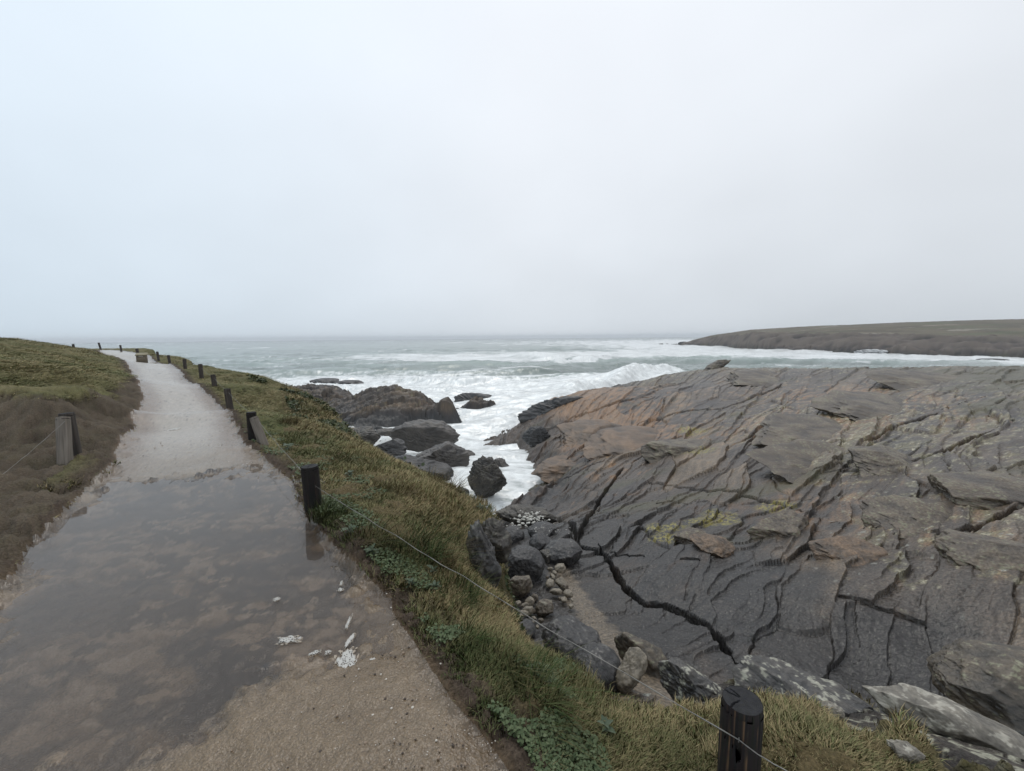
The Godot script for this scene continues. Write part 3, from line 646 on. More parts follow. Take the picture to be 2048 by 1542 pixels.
func build_land() -> void:
	var nc := 860; var nr := 640
	var pos := PackedVector3Array(); var col := PackedColorArray(); var grp := PackedInt32Array()
	pos.resize(nc * nr); col.resize(nc * nr); grp.resize(nc * nr)
	var n_mud := noise(52, 1.0, 4)
	for j in nr:
		var t := float(j) / (nr - 1)
		var r := 1.0
		if t < 0.52: r = 1.0 / lerpf(1.0 / 1.15, 1.0 / 6.0, t / 0.52)
		else: r = 6.0 * pow(88.0 / 6.0, (t - 0.52) / 0.48)
		for i in nc:
			var a := deg_to_rad(lerpf(-62.0, 58.0, float(i) / (nc - 1)))
			var x := r * sin(a); var z := -r * cos(a)
			var k := j * nc + i
			var g := f_gulf.at(a, r)
			if g > 2.6:
				pos[k] = Vector3(x, -4.0, z); grp[k] = -1; continue
			var h := land_h(x, z, a, r)
			var n1 := n_low.get_noise_2d(x * 0.9, z * 0.9)
			var n2 := n_mid.get_noise_2d(x * 3.0, z * 3.0)
			var n3 := n_mid.get_noise_2d(x * 11.0, z * 11.0)
			var n4 := n_fine.get_noise_2d(x * 38.0, z * 38.0)
			var wob := 0.10 * n1 + 0.07 * n2 + 0.02 * n3
			var pd := f_path.at(a, r) + wob * minf(1.0, r * 0.2) * 0.8
			var on_path := 1.0 - smoothstep(-0.05, 0.10, pd)
			var c: Color
			# worn sand
			var sand := mixc(Color(0.148, 0.100, 0.054), Color(0.200, 0.140, 0.080), 0.5 + 0.7 * n1 + 0.4 * n2)
			sand = mixc(sand, Color(0.430, 0.382, 0.320), smoothstep(5.0, 9.5, r) * 0.95)  # paler with distance: the wet sky sheen is painted into the sand colour
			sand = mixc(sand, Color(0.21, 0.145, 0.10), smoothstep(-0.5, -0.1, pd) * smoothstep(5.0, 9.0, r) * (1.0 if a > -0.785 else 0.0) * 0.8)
			sand = sand * (1.0 + 0.16 * n4 + 0.14 * n3)
			sand = mixc(sand, Color(0.07, 0.05, 0.035), smoothstep(0.52, 0.66, n_fine.get_noise_2d(x * 55.0 + 9.0, z * 55.0)) * 0.5)
			var dh := 0.006 * n2 + 0.004 * n3 + 0.0015 * n4 + 0.012 * n1
			if r < 7.9 and a < -0.27:
				var sd := f_puddle.at(a, r) + 0.11 * n2 + (0.11 + 0.14 * smoothstep(3.8, 5.0, -z)) * n1 + 0.05 * n3
				var inside := smoothstep(0.13, -0.10, sd)
				var deep := smoothstep(0.0, -0.6, sd)
				var swirl := n_mud.get_noise_2d(x * 1.5 + n2 * 0.5, z * 2.6 + n1)
				var swirl2 := n_mud.get_noise_2d(x * 4.4 + 20.0 + n2, z * 6.8)
				dh = dh * 1.2 - inside * (0.018 + 0.018 * deep) + inside * (0.010 * swirl + 0.005 * swirl2)
				h = lerpf(h, 0.0, inside)
				var m1 := n_mud.get_noise_2d(x * 2.3 + 0.35 * n2 + 3.0, z * 2.9)
				var m2 := n_mud.get_noise_2d(x * 5.2 - 11.0, z * 6.5)
				var mud := mixc(Color(0.040, 0.029, 0.019), Color(0.140, 0.094, 0.055), smoothstep(-0.30, 0.30, m1 + 0.35 * m2))
				mud = mixc(mud, Color(0.235, 0.170, 0.112), smoothstep(0.10, 0.22, m2 + 0.45 * m1) * 0.75)
				var strand := n_ridge.get_noise_2d(x * 1.3 + 0.35 * m2 + 7.0, z * 2.0 + 0.35 * m1)
				mud = mixc(mud, Color(0.290, 0.220, 0.155), smoothstep(0.55, 0.80, strand) * smoothstep(-0.2, 0.1, m2) * 0.8)
				mud = mixc(mud, Color(0.018, 0.016, 0.015), smoothstep(0.10, 0.20, n_mud.get_noise_2d(x * 0.9 - 8.0, z * 1.3) + 0.25 * m2 + 0.16 * smoothstep(2.9, 2.1, r)) * 0.7)
				mud = mixc(mud, Color(0.200, 0.150, 0.110), smoothstep(-0.60, -0.90, a) * 0.35)
				sand = mixc(sand, mud * (1.0 + 0.12 * n4), smoothstep(0.12, -0.10, sd))
				# clods along the far shore of the puddle
				var clod := smoothstep(0.20, 0.02, absf(sd - 0.05)) * smoothstep(4.0, 4.8, -z) * smoothstep(0.05, 0.30, n_mid.get_noise_2d(x * 3.7 + 3.0, z * 5.0) + 0.5 * n_low.get_noise_2d(x * 0.9 + 2.0, z * 0.9)) * smoothstep(-2.6, -3.1, x)
				dh += clod * 0.045 * (0.7 + n3)
				sand = mixc(sand, Color(0.07, 0.058, 0.05), clod)
			# bare bank
			var dirt := Color(0.118, 0.094, 0.068) * (1.0 + 0.40 * n2 + 0.30 * n1 + 0.16 * n3 + 0.10 * n4)
			var bare := 0.0
			if a < -0.27 and r < 39.0:
				var dd := f_dirt.at(a, r) + 0.22 * n2 + 0.12 * n1 + 0.05 * n3
				bare = smoothstep(0.06, -0.06, dd)
				if a < -0.53 and r > 5.1 and r < 9.8 and f_tongue.at(a, r) + 0.08 * n2 < 0.0:
					bare *= 0.3; dh += 0.05
				dh += bare * (0.022 * n2 + 0.007 * n3 + 0.003 * n4 + 0.03 * n1)
				# overhanging lip of the sward
				dh += 0.06 * smoothstep(-0.10, 0.03, dd) * (1.0 - smoothstep(0.03, 0.8, dd)) * smoothstep(0.15, 0.6, pd)
				dirt = mixc(dirt, Color(0.075, 0.078, 0.035), smoothstep(0.1, 0.4, n_low.get_noise_2d(x * 1.4 + 5.0, z * 1.4) + n2 * 0.5) * 0.15)
			# turf
			var turf := mixc(Color(0.075, 0.074, 0.032), Color(0.150, 0.115, 0.060), 0.5 + 0.6 * n1 + 0.5 * n2)
			if a < -0.5 and pd > 0.0: turf = mixc(Color(0.125, 0.125, 0.052), Color(0.205, 0.175, 0.088), 0.45 + 0.8 * n_low.get_noise_2d(x * 0.35, z * 0.35) + 0.4 * n2)
			turf = turf * (1.0 + 0.35 * n3 + 0.3 * n4)
			var soil := Color(0.085, 0.064, 0.048) * (1.0 + 0.3 * n3 + 0.3 * n4)
			var edge := 1.0 - smoothstep(0.10, 0.45, pd + 0.06 * n3)
			turf = mixc(turf, soil, edge)
			c = mixc(turf, dirt, bare)
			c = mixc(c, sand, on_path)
			# rock and roots laid bare under the edge of the cliff
			var face := smoothstep(0.10, 0.40, g + 0.15 * n2)
			var rockc := mixc(Color(0.035, 0.033, 0.032), Color(0.16, 0.145, 0.12), 0.4 + 0.9 * n2 + 0.8 * n3)
			rockc = mixc(rockc, Color(0.050, 0.060, 0.024), smoothstep(0.0, 0.3, n1 + n3 * 0.5 + smoothstep(11.0, 14.0, r) * 0.35) * 0.9)
			c = mixc(c, rockc, face)
			dh = lerpf(dh + (1.0 - on_path) * (0.035 * n2 + 0.02 * n3 + 0.03 * n1 + 0.035), 0.30 * n_ridge.get_noise_2d(x * 1.2, z * 1.2) + 0.10 * n2, face)
			if a > 0.25 and r < 4.9:
				# lichened rock breaking through the turf
				var ld := f_ledge.at(a, r) + 0.12 * n2 + 0.06 * n3
				if ld < 0.25:
					var bare_rock := smoothstep(0.05, -0.05, ld + 0.14 * n_low.get_noise_2d(x * 2.2 + 4.0, z * 2.2))
					rock_relief(x, z, 2.0, -1.0, 4.0, 0.86, 0.5, 0.9, 0.35, 5)
					dh = lerpf(dh, rk_h * 0.7 + 0.02 - 0.05, bare_rock)
					var lr := mixc(Color(0.060, 0.055, 0.052), Color(0.130, 0.115, 0.098), 0.5 + 0.9 * n2 + 0.4 * n3)
					lr = mixc(lr, Color(0.40, 0.39, 0.31), smoothstep(0.10, 0.32, n3 + 0.5 * n2 + 0.15 * n4 - 0.02))
					c = mixc(c, lr, bare_rock)
			pos[k] = Vector3(x, h + dh, z)
			col[k] = c
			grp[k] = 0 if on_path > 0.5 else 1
	var parts: Dictionary = sheet(nc, nr, pos, col, grp)
	var grain := noise_tex(91, 0.06, 3, 0.72, 1.0, 512)
	var relief := noise_tex(92, 0.05, 4, 0.0, 1.0, 512)
	var sandm := surface(0.27, 0.5)
	detail(sandm, grain, relief, 2.6, 0.28)
	var earth := surface(0.9, 0.25)
	detail(earth, grain, relief, 1.3, 1.6)
	tag(put("path", parts[0], sandm), "", "", "", "structure")
	tag(put("ground", parts[1], earth), "", "", "", "structure")

func build_puddle() -> void:
	var nc := 150; var nr := 120
	var pos := PackedVector3Array(); var col := PackedColorArray(); var grp := PackedInt32Array()
	for j in nr:
		var r := 1.16 * pow(7.6 / 1.16, float(j) / (nr - 1))
		for i in nc:
			var a := deg_to_rad(lerpf(-62.0, -17.0, float(i) / (nc - 1)))
			pos.append(Vector3(r * sin(a), -0.009, -r * cos(a)))
			col.append(Color.WHITE)
			grp.append(0 if f_puddle.at(a, r) < 0.32 else -1)
	var m := StandardMaterial3D.new()
	m.transparency = BaseMaterial3D.TRANSPARENCY_ALPHA
	m.albedo_color = Color(0.310, 0.250, 0.190, 0.30)
	m.roughness = 0.02; m.metallic_specular = 0.36
	m.uv1_triplanar = true; m.uv1_world_triplanar = true; m.uv1_scale = Vector3.ONE * 0.55
	m.heightmap_enabled = true; m.heightmap_texture = noise_tex(95, 0.03, 3, 0.0, 1.0, 512); m.heightmap_scale = 0.025
	var parts: Dictionary = sheet(nc, nr, pos, col, grp)
	var o := put("puddle", parts[0], m)
	tag(o, "wide shallow brown puddle lying across the near path", "puddle", "", "structure")

# ---------- boulders ----------
func boulder_mesh(seed_: int, size: Vector3, planes: int, cols: int, rows: int, tint: Callable, rough := 0.10, ribs := 0.0) -> ArrayMesh:
	var r := RandomNumberGenerator.new(); r.seed = seed_
	var ns := []; var ds := []
	for k in planes:
		var v := Vector3(r.randfn(), r.randfn() * 0.8, r.randfn()).normalized()
		ns.append(v); ds.append(r.randf_range(0.62, 0.95) if planes < 6 else r.randf_range(0.50, 0.86))
	var pos := PackedVector3Array(); var col := PackedColorArray(); var grp := PackedInt32Array()
	var big := maxf(size.x, maxf(size.y, size.z))
	for j in rows:
		var el := lerpf(-PI * 0.5, PI * 0.5, float(j) / (rows - 1))
		for i in cols:
			var az := TAU * i / (cols - 1) - PI * 0.5
			var d := Vector3(cos(el) * cos(az), sin(el), -cos(el) * sin(az))
			var q := 1.0
			for k in planes:
				var c: float = d.dot(ns[k])
				if c > 0.05:
					var lim: float = ds[k] / c
					if lim < q: q = lerpf(q, lim, 0.9 if planes < 6 else 0.97)
			var w := d * size
			var n1 := n_low.get_noise_3d(w.x / big * 2.0 + seed_, w.y / big * 2.0, w.z / big * 2.0)
			var n2 := n_mid.get_noise_3d(w.x / big * 5.0 + seed_, w.y / big * 8.0, w.z / big * 5.0)
			q *= 1.0 + rough * (1.2 * n1 + 0.45 * n2)
			if ribs > 0.0: q += ribs * n_ridge.get_noise_3d(w.x / big * 1.5 + seed_, w.y / big * 7.0 + w.x / big * 2.0, w.z / big * 1.5)
			pos.append(w * q); grp.append(0)
			col.append(tint.call(w * q, n1, n2))
	var m: Dictionary = sheet(cols, rows, pos, col, grp)
	return m[0]

func stone_tint(dark: Color, pale: Color, lichen: Color, amount: float) -> Callable:
	return func(p: Vector3, n1: float, n2: float) -> Color:
		var n3 := n_mid.get_noise_3d(p.x * 13.0, p.y * 13.0, p.z * 13.0)
		var n4 := n_fine.get_noise_3d(p.x * 45.0, p.y * 45.0, p.z * 45.0)
		var c := mixc(dark, pale, 0.45 + 0.7 * n1 + 0.5 * n2)
		c = c * (1.0 + 0.22 * n3 + 0.18 * n4)
		if amount > 0.0:
			c = mixc(c, lichen, smoothstep(0.36 - amount, 0.46 - amount, 0.75 * n3 + 0.35 * n1 + 0.3 * n4) * 0.9)
		return c

func build_boulders() -> void:
	var looks := {
		"dark": stone_tint(Color(0.034, 0.033, 0.034), Color(0.070, 0.066, 0.064), Color(0.3, 0.3, 0.27), 0.0),
		"grey": stone_tint(Color(0.060, 0.054, 0.050), Color(0.125, 0.110, 0.095), Color(0.2, 0.19, 0.15), 0.0),
		"brown": stone_tint(Color(0.080, 0.062, 0.044), Color(0.195, 0.155, 0.110), Color(0.25, 0.23, 0.17), 0.1),
		"tan": stone_tint(Color(0.21, 0.18, 0.135), Color(0.33, 0.285, 0.215), Color(0.1, 0.09, 0.07), 0.0),
		"speck": stone_tint(Color(0.036, 0.035, 0.036), Color(0.075, 0.070, 0.066), Color(0.22, 0.21, 0.19), 0.02),
		"lichen": stone_tint(Color(0.055, 0.053, 0.052), Color(0.115, 0.103, 0.090), Color(0.42, 0.41, 0.33), 0.17),
		"pale": stone_tint(Color(0.15, 0.135, 0.11), Color(0.30, 0.27, 0.22), Color(0.46, 0.43, 0.36), 0.22),
		"spray": stone_tint(Color(0.62, 0.63, 0.63), Color(0.80, 0.81, 0.81), Color(0.8, 0.8, 0.8), 0.0),
		"slope": stone_tint(Color(0.066, 0.052, 0.040), Color(0.185, 0.140, 0.094), Color(0.225, 0.215, 0.135), 0.10),
		"rust": stone_tint(Color(0.085, 0.062, 0.044), Color(0.235, 0.150, 0.088), Color(0.19, 0.17, 0.11), 0.0),
		"ochre": stone_tint(Color(0.060, 0.052, 0.042), Color(0.16, 0.125, 0.085), Color(0.27, 0.26, 0.17), 0.04),
		"weed": stone_tint(Color(0.045, 0.040, 0.034), Color(0.100, 0.085, 0.068), Color(0.19, 0.18, 0.14), 0.05),
	}
	var mat := surface(0.50, 0.5)
	detail(mat, noise_tex(83, 0.04, 4, 0.70, 1.0, 256), noise_tex(84, 0.03, 5, 0.0, 1.0, 256), 1.6, 1.2)
	var list := [
		["sea_rock", "domed cracked rock standing alone in the white water mid gully", "grey", Vector3(-6.607, -5.639, -31.494), Vector3(2.524, 1.131, 1.666), 0, Vector2(0, 0), 11, 9, 0.05, "boulder", ""],
		["sea_rock", "black blocky rock just beyond the grassy edge", "dark", Vector3(-7.632, -5.305, -25.310), Vector3(1.480, 0.912, 1.186), 20, Vector2(0, 0), 12, 8, 0.05, "boulder", ""],
		["sea_rock", "flat dark slab sloping down behind the grass edge", "dark", Vector3(-4.957, -5.502, -22.689), Vector3(1.715, 0.754, 1.375), -15, Vector2(0, -14), 13, 7, 0.05, "boulder", ""],
		["sea_rock", "rounded brownish boulder beside the flat dark slab", "grey", Vector3(-4.289, -5.559, -24.789), Vector3(1.625, 0.986, 1.303), 10, Vector2(0, 0), 14, 7, 0.05, "boulder", ""],
		["sea_rock", "thin flat slab lying on top behind the rounded boulder", "dark", Vector3(-4.676, -5.921, -28.312), Vector3(0.906, 0.295, 0.727), 0, Vector2(0, -6), 15, 6, 0.04, "boulder", ""],
		["sea_rock", "small grey rock right of the thin flat slab", "grey", Vector3(-3.158, -6.239, -28.088), Vector3(0.590, 0.349, 0.473), 0, Vector2(0, 0), 16, 6, 0.04, "boulder", ""],
		["sea_rock", "big leaning wedge of rock at the head of the surf", "weed", Vector3(-1.179, -5.266, -20.396), Vector3(1.077, 1.085, 0.610), -20, Vector2(0, 16), 17, 8, 0.06, "boulder", ""],
		["sea_rock", "jagged rock behind the leaning wedge", "grey", Vector3(-0.763, -6.025, -24.800), Vector3(0.673, 0.485, 0.540), 0, Vector2(0, 0), 18, 8, 0.05, "boulder", ""],
		["sea_rock", "small pointed rock left of the jagged rock", "grey", Vector3(-2.130, -6.074, -25.000), Vector3(0.372, 0.393, 0.298), 0, Vector2(0, 0), 19, 7, 0.04, "boulder", ""],
		["sea_rock", "small dark rock between boulder and wedge", "dark", Vector3(-3.127, -6.196, -24.969), Vector3(0.464, 0.278, 0.372), 0, Vector2(0, 0), 20, 6, 0.03, "boulder", ""],
		["sea_rock", "dark stone at the foot of the leaning wedge", "dark", Vector3(-2.523, -6.000, -20.538), Vector3(0.381, 0.269, 0.306), 0, Vector2(0, 0), 22, 6, 0.03, "boulder", ""],
		["sea_rock", "pale wet rock among foam left of the wedge", "weed", Vector3(-3.293, -6.346, -23.033), Vector3(0.541, 0.241, 0.434), 0, Vector2(0, 0), 23, 7, 0.03, "boulder", ""],
		["sea_rock", "low wet rock in the channel before the outcrop", "weed", Vector3(-10.784, -6.298, -35.589), Vector3(1.096, 0.324, 0.879), 0, Vector2(0, 0), 24, 7, 0.04, "boulder", ""],
		["sea_rock", "tiny rock awash in the surf off the outcrop point", "dark", Vector3(-6.120, -6.339, -43.264), Vector3(0.644, 0.227, 0.516), 0, Vector2(0, 0), 25, 6, 0.03, "boulder", ""],
		["sea_rock", "small flat rock awash nearest the outcrop", "dark", Vector3(-7.786, -6.334, -42.755), Vector3(0.531, 0.224, 0.425), 0, Vector2(0, 0), 26, 6, 0.03, "boulder", ""],
		["sea_rock", "low skerry breaking the swell left of the outcrop", "dark", Vector3(-33.069, -5.956, -75.195), Vector3(2.863, 0.732, 2.295), 0, Vector2(0, 0), 27, 7, 0.06, "boulder", ""],
		["sea_rock", "second skerry with foam running over it", "dark", Vector3(-29.124, -6.132, -74.855), Vector3(2.759, 0.534, 2.212), 0, Vector2(0, 0), 28, 7, 0.06, "boulder", ""],
		["sea_rock", "long skerry at the foot of the cliff", "dark", Vector3(-35.251, -6.192, -72.305), Vector3(2.665, 0.469, 2.137), 0, Vector2(0, 0), 29, 7, 0.06, "boulder", ""],
		["sea_rock", "rough dark rock at the foot of the cliff beside the channel", "weed", Vector3(-11.128, -5.652, -30.598), Vector3(1.679, 0.867, 1.347), 0, Vector2(0, 0), 30, 9, 0.08, "boulder", ""],
		["sea_rock", "dark rock awash below the far bay cliffs", "dark", Vector3(144.277, -6.218, -127.478), Vector3(3.615, 0.415, 2.899), 0, Vector2(0, 0), 31, 6, 0.05, "boulder", ""],
		["crest_rock", "pointed lichen-covered rock on the crest of the slope", "ochre", Vector3(25.991, -2.430, -54.011), Vector3(2.341, 0.777, 0.773), 15, Vector2(0, 24), 38, 9, 0.10, "crag", ""],
		["sea_rock", "low dark point of rock where the outcrop runs out into the surf", "dark", Vector3(-4.404, -5.699, -48.552), Vector3(3.336, 1.007, 1.573), -8, Vector2(0, -4), 35, 9, 0.07, "boulder", ""],
		["rock_spur", "dark ribbed spur at the seaward foot of the rock slope", "dark", Vector3(3.942, -5.176, -37.763), Vector3(3.456, 1.704, 1.630), -25, Vector2(0, 10), 33, 9, 0.09, "rock", ""],
		["rock_spur", "low jagged end of the dark spur beside the surf", "dark", Vector3(1.929, -5.761, -30.262), Vector3(1.418, 0.986, 0.669), -35, Vector2(0, 12), 34, 9, 0.09, "rock", ""],
		["gully_boulder", "long dark ribbed rock bridging the gully", "weed", Vector3(0.389, -4.101, -13.352), Vector3(1.014, 0.311, 0.478), -8, Vector2(0, -7), 41, 6, 0.08, "boulder", ""],
		["gully_boulder", "smooth dark boulder against the cliff foot", "dark", Vector3(-0.034, -3.432, -10.445), Vector3(0.320, 0.232, 0.347), 0, Vector2(0, 0), 42, 5, 0.00, "boulder", ""],
		["gully_boulder", "round dark boulder right of the blown foam", "dark", Vector3(0.616, -2.949, -9.026), Vector3(0.277, 0.255, 0.300), 0, Vector2(0, 0), 43, 5, 0.00, "boulder", ""],
		["gully_boulder", "largest smooth black boulder in the upper gully", "dark", Vector3(0.199, -2.659, -7.668), Vector3(0.400, 0.337, 0.434), 12, Vector2(0, 0), 44, 5, 0.00, "boulder", ""],
		["gully_boulder", "broad dark slab with white streaks", "speck", Vector3(1.038, -2.886, -8.538), Vector3(0.415, 0.256, 0.450), 15, Vector2(0, 8), 45, 5, 0.00, "boulder", ""],
		["gully_boulder", "brown block mottled with pale growth", "brown", Vector3(0.083, -2.604, -6.948), Vector3(0.231, 0.244, 0.185), 0, Vector2(0, 0), 46, 7, 0.03, "boulder", ""],
		["gully_boulder", "mossy dark stone above the pebbles", "weed", Vector3(0.737, -2.874, -8.367), Vector3(0.217, 0.175, 0.174), 0, Vector2(0, 0), 47, 7, 0.03, "boulder", ""],
		["gully_boulder", "angular speckled brown block by the pebbles", "brown", Vector3(0.487, -2.504, -6.137), Vector3(0.159, 0.136, 0.128), 0, Vector2(0, 0), 48, 8, 0.03, "boulder", ""],
		["gully_boulder", "great rounded black boulder below the wire", "speck", Vector3(0.671, -1.944, -4.653), Vector3(0.345, 0.252, 0.375), 10, Vector2(0, 0), 49, 5, 0.00, "boulder", ""],
		["gully_boulder", "black rounded bedrock hump near the grass edge", "speck", Vector3(0.799, -1.539, -3.758), Vector3(0.249, 0.205, 0.270), -20, Vector2(0, 0), 50, 5, 0.00, "boulder", ""],
		["gully_boulder", "pale tan slab wedged low in the gully", "tan", Vector3(1.078, -1.415, -3.610), Vector3(0.164, 0.215, 0.131), 30, Vector2(0, -20), 51, 6, 0.03, "boulder", ""],
		["gully_boulder", "brown speckled slab over the pale tan slab", "ochre", Vector3(1.461, -1.880, -4.382), Vector3(0.344, 0.196, 0.276), -25, Vector2(0, -14), 52, 6, 0.03, "boulder", ""],
		["gully_boulder", "dark rounded stone beside the pebbles", "dark", Vector3(0.139, -2.421, -5.549), Vector3(0.170, 0.112, 0.185), 0, Vector2(0, 0), 53, 5, 0.00, "boulder", ""],
		["gully_boulder", "dark stone under the overhanging rock slope", "dark", Vector3(0.759, -3.336, -10.543), Vector3(0.387, 0.181, 0.419), 0, Vector2(0, 0), 54, 5, 0.00, "boulder", ""],
		["cliff_rock", "dark streaked rock face under the grassy corner of the cliff", "speck", Vector3(-0.285, -0.445, -3.750), Vector3(0.15, 0.40, 0.18), 15, Vector2(0, 4), 71, 12, 0.14, "rock", ""],
		["cliff_rock", "black broken rock of the cliff just right of the streaked face", "weed", Vector3(-0.232, -0.603, -4.500), Vector3(0.20, 0.34, 0.20), -10, Vector2(0, -4), 72, 12, 0.14, "rock", ""],
		["sea_spray", "tall burst of spray against the dark point of the far headland", "spray", Vector3(153.053, -4.666, -263.243), Vector3(2.632, 3.072, 1.579), 0, Vector2(0, 0), 81, 0, 0.30, "spray", "bursts of spray along the far cliffs"],
		["sea_spray", "low spread of spray in a cove of the far cliffs", "spray", Vector3(153.779, -5.733, -231.252), Vector3(5.985, 1.181, 3.591), 0, Vector2(0, 0), 82, 0, 0.30, "spray", "bursts of spray along the far cliffs"],
		["sea_spray", "cream-coloured wash of spray under the middle of the far cliffs", "spray", Vector3(153.939, -5.806, -180.334), Vector3(6.577, 1.052, 3.946), 0, Vector2(0, 0), 83, 0, 0.30, "spray", "bursts of spray along the far cliffs"],
		["sea_stack", "pointed rock standing off the tip of the far headland", "dark", Vector3(155.794, -5.300, -391.390), Vector3(3.684, 2.600, 2.500), 0, Vector2(0, -12), 84, 8, 0.05, "rock", ""],
		["rock_block", "long wedge-shaped slab with a shadowed underside above the inlet", "rust", Vector3(6.309, -4.570, -23.321), Vector3(3.755, 0.602, 2.923), 40, Vector2(8, 4), 101, 11, 0.03, "rock", ""],
		["rock_block", "greenish lichened slab at the middle of the slope", "slope", Vector3(7.977, -3.762, -19.797), Vector3(2.061, 0.571, 1.604), 35, Vector2(8, 4), 102, 11, 0.03, "rock", ""],
		["rock_block", "pinkish broken block below the yellow lichen", "rust", Vector3(4.127, -2.695, -8.235), Vector3(0.537, 0.221, 0.418), -35, Vector2(6, -10), 103, 11, 0.03, "rock", ""],
		["rock_block", "angular block with a pointed corner left of the slope's centre", "slope", Vector3(6.092, -2.656, -9.037), Vector3(0.941, 0.391, 0.732), 30, Vector2(14, 6), 104, 11, 0.03, "rock", ""],
		["rock_block", "long lichened slab lying high on the slope", "slope", Vector3(12.537, -2.566, -17.278), Vector3(3.190, 0.522, 2.483), 38, Vector2(8, 4), 105, 11, 0.03, "rock", ""],
		["rock_block", "flat slab stepped above the rusty hollow", "slope", Vector3(17.507, -2.075, -19.970), Vector3(4.149, 0.505, 3.229), 36, Vector2(8, 4), 106, 11, 0.03, "rock", ""],
		["rock_block", "broad broken slab below the rusty hollow", "slope", Vector3(9.977, -2.666, -13.428), Vector3(2.687, 0.480, 2.091), 34, Vector2(8, 4), 107, 11, 0.03, "rock", ""],
		["rock_block", "thick pale-edged block right of the broad broken slab", "slope", Vector3(10.897, -2.158, -11.946), Vector3(1.539, 0.398, 1.198), 30, Vector2(8, 4), 108, 11, 0.03, "rock", ""],
		["rock_block", "greenish slab with an undercut edge near the right side", "slope", Vector3(8.472, -2.170, -8.281), Vector3(1.399, 0.320, 1.089), 28, Vector2(8, 4), 109, 11, 0.03, "rock", ""],
		["rock_block", "long ledge block running off the right edge", "slope", Vector3(10.427, -1.883, -8.874), Vector3(1.638, 0.361, 1.275), 26, Vector2(8, 4), 110, 11, 0.03, "rock", ""],
		["rock_block", "low rusty block on the lower slope", "rust", Vector3(6.299, -2.432, -7.559), Vector3(0.850, 0.253, 0.661), 20, Vector2(8, 4), 111, 11, 0.03, "rock", ""],
		["rock_block", "square-cut block at the right edge of the slope", "slope", Vector3(7.978, -1.916, -6.488), Vector3(0.941, 0.307, 0.732), 15, Vector2(8, 4), 113, 11, 0.03, "rock", ""],
		["rock_block", "small broken block beside the yellow lichen", "slope", Vector3(3.979, -2.841, -9.001), Vector3(0.478, 0.154, 0.372), 30, Vector2(8, 4), 114, 11, 0.03, "rock", ""],
		["rock_block", "ochre slab at the seaward end of the slope", "rust", Vector3(5.001, -4.712, -26.887), Vector3(3.022, 0.644, 2.352), 42, Vector2(8, 4), 115, 11, 0.03, "rock", ""],
		["rock_block", "second ochre slab nearer the water", "rust", Vector3(2.857, -5.491, -22.586), Vector3(2.163, 0.544, 1.683), 44, Vector2(8, 4), 116, 11, 0.03, "rock", ""],
		["rock_block", "low lichened hump on the crest at the right", "slope", Vector3(25.957, -1.370, -26.237), Vector3(4.016, 0.340, 3.125), 36, Vector2(8, 4), 117, 11, 0.03, "rock", ""],
		["rock_block", "grey hump on the crest beside the pointed rock", "slope", Vector3(23.409, -2.495, -39.129), Vector3(5.041, 0.512, 3.923), 38, Vector2(8, 4), 118, 11, 0.03, "rock", ""],
		["ledge_rock", "white lichened rock left behind the nearest post", "lichen", Vector3(1.193, -0.620, -2.534), Vector3(0.253, 0.142, 0.152), -22, Vector2(0, -8), 61, 9, 0.02, "rock", ""],
		["ledge_rock", "grey lichened ledge right behind the nearest post", "lichen", Vector3(1.806, -0.620, -2.450), Vector3(0.476, 0.159, 0.200), -28, Vector2(0, -6), 62, 9, 0.02, "rock", ""],
		["ledge_rock", "long pale lichened slab in the lower right corner", "pale", Vector3(2.441, -0.550, -2.151), Vector3(0.544, 0.139, 0.163), -30, Vector2(0, -8), 63, 9, 0.02, "rock", ""],
		["ledge_rock", "greenish brown rock hump at the right edge", "ochre", Vector3(3.931, -1.150, -3.146), Vector3(0.703, 0.278, 0.422), -12, Vector2(0, -4), 64, 9, 0.02, "rock", ""],
		["ledge_rock", "small pale stone set in the moss of the ledge", "pale", Vector3(1.744, -0.420, -2.151), Vector3(0.076, 0.043, 0.046), -20, Vector2(0, 0), 65, 9, 0.02, "rock", ""],
		["ledge_rock", "pale broken stone in turf near the right corner", "pale", Vector3(1.773, -0.220, -1.733), Vector3(0.102, 0.035, 0.051), -25, Vector2(0, -6), 66, 9, 0.02, "rock", ""]]
	for b in list: # name, label, look, centre, half size, turn, lean, seed, planes, ribs
		var fine: bool = b[4].length() > 0.5
		var m := boulder_mesh(b[7], b[4], b[8], 280 if b[0] == "ledge_rock" else (150 if fine else 64), 150 if b[0] == "ledge_rock" else (100 if fine else 44), looks[b[2]], 0.06 if b[8] < 6 else 0.09, b[9])
		var o := put(b[0], m, mat)
		o.position = b[3]
		o.rotation_degrees = Vector3(b[6].x, b[5], b[6].y)
		tag(o, b[1], b[10], b[11])
	# beach pebbles in the gully
	var kinds := []
	for k in 4: kinds.append(boulder_mesh(900 + k, Vector3(1.0, 0.50 + 0.1 * k, 0.66 + 0.07 * k), 3 + 2 * k, 24, 16, looks["tan" if k < 3 else "brown"], 0.12))
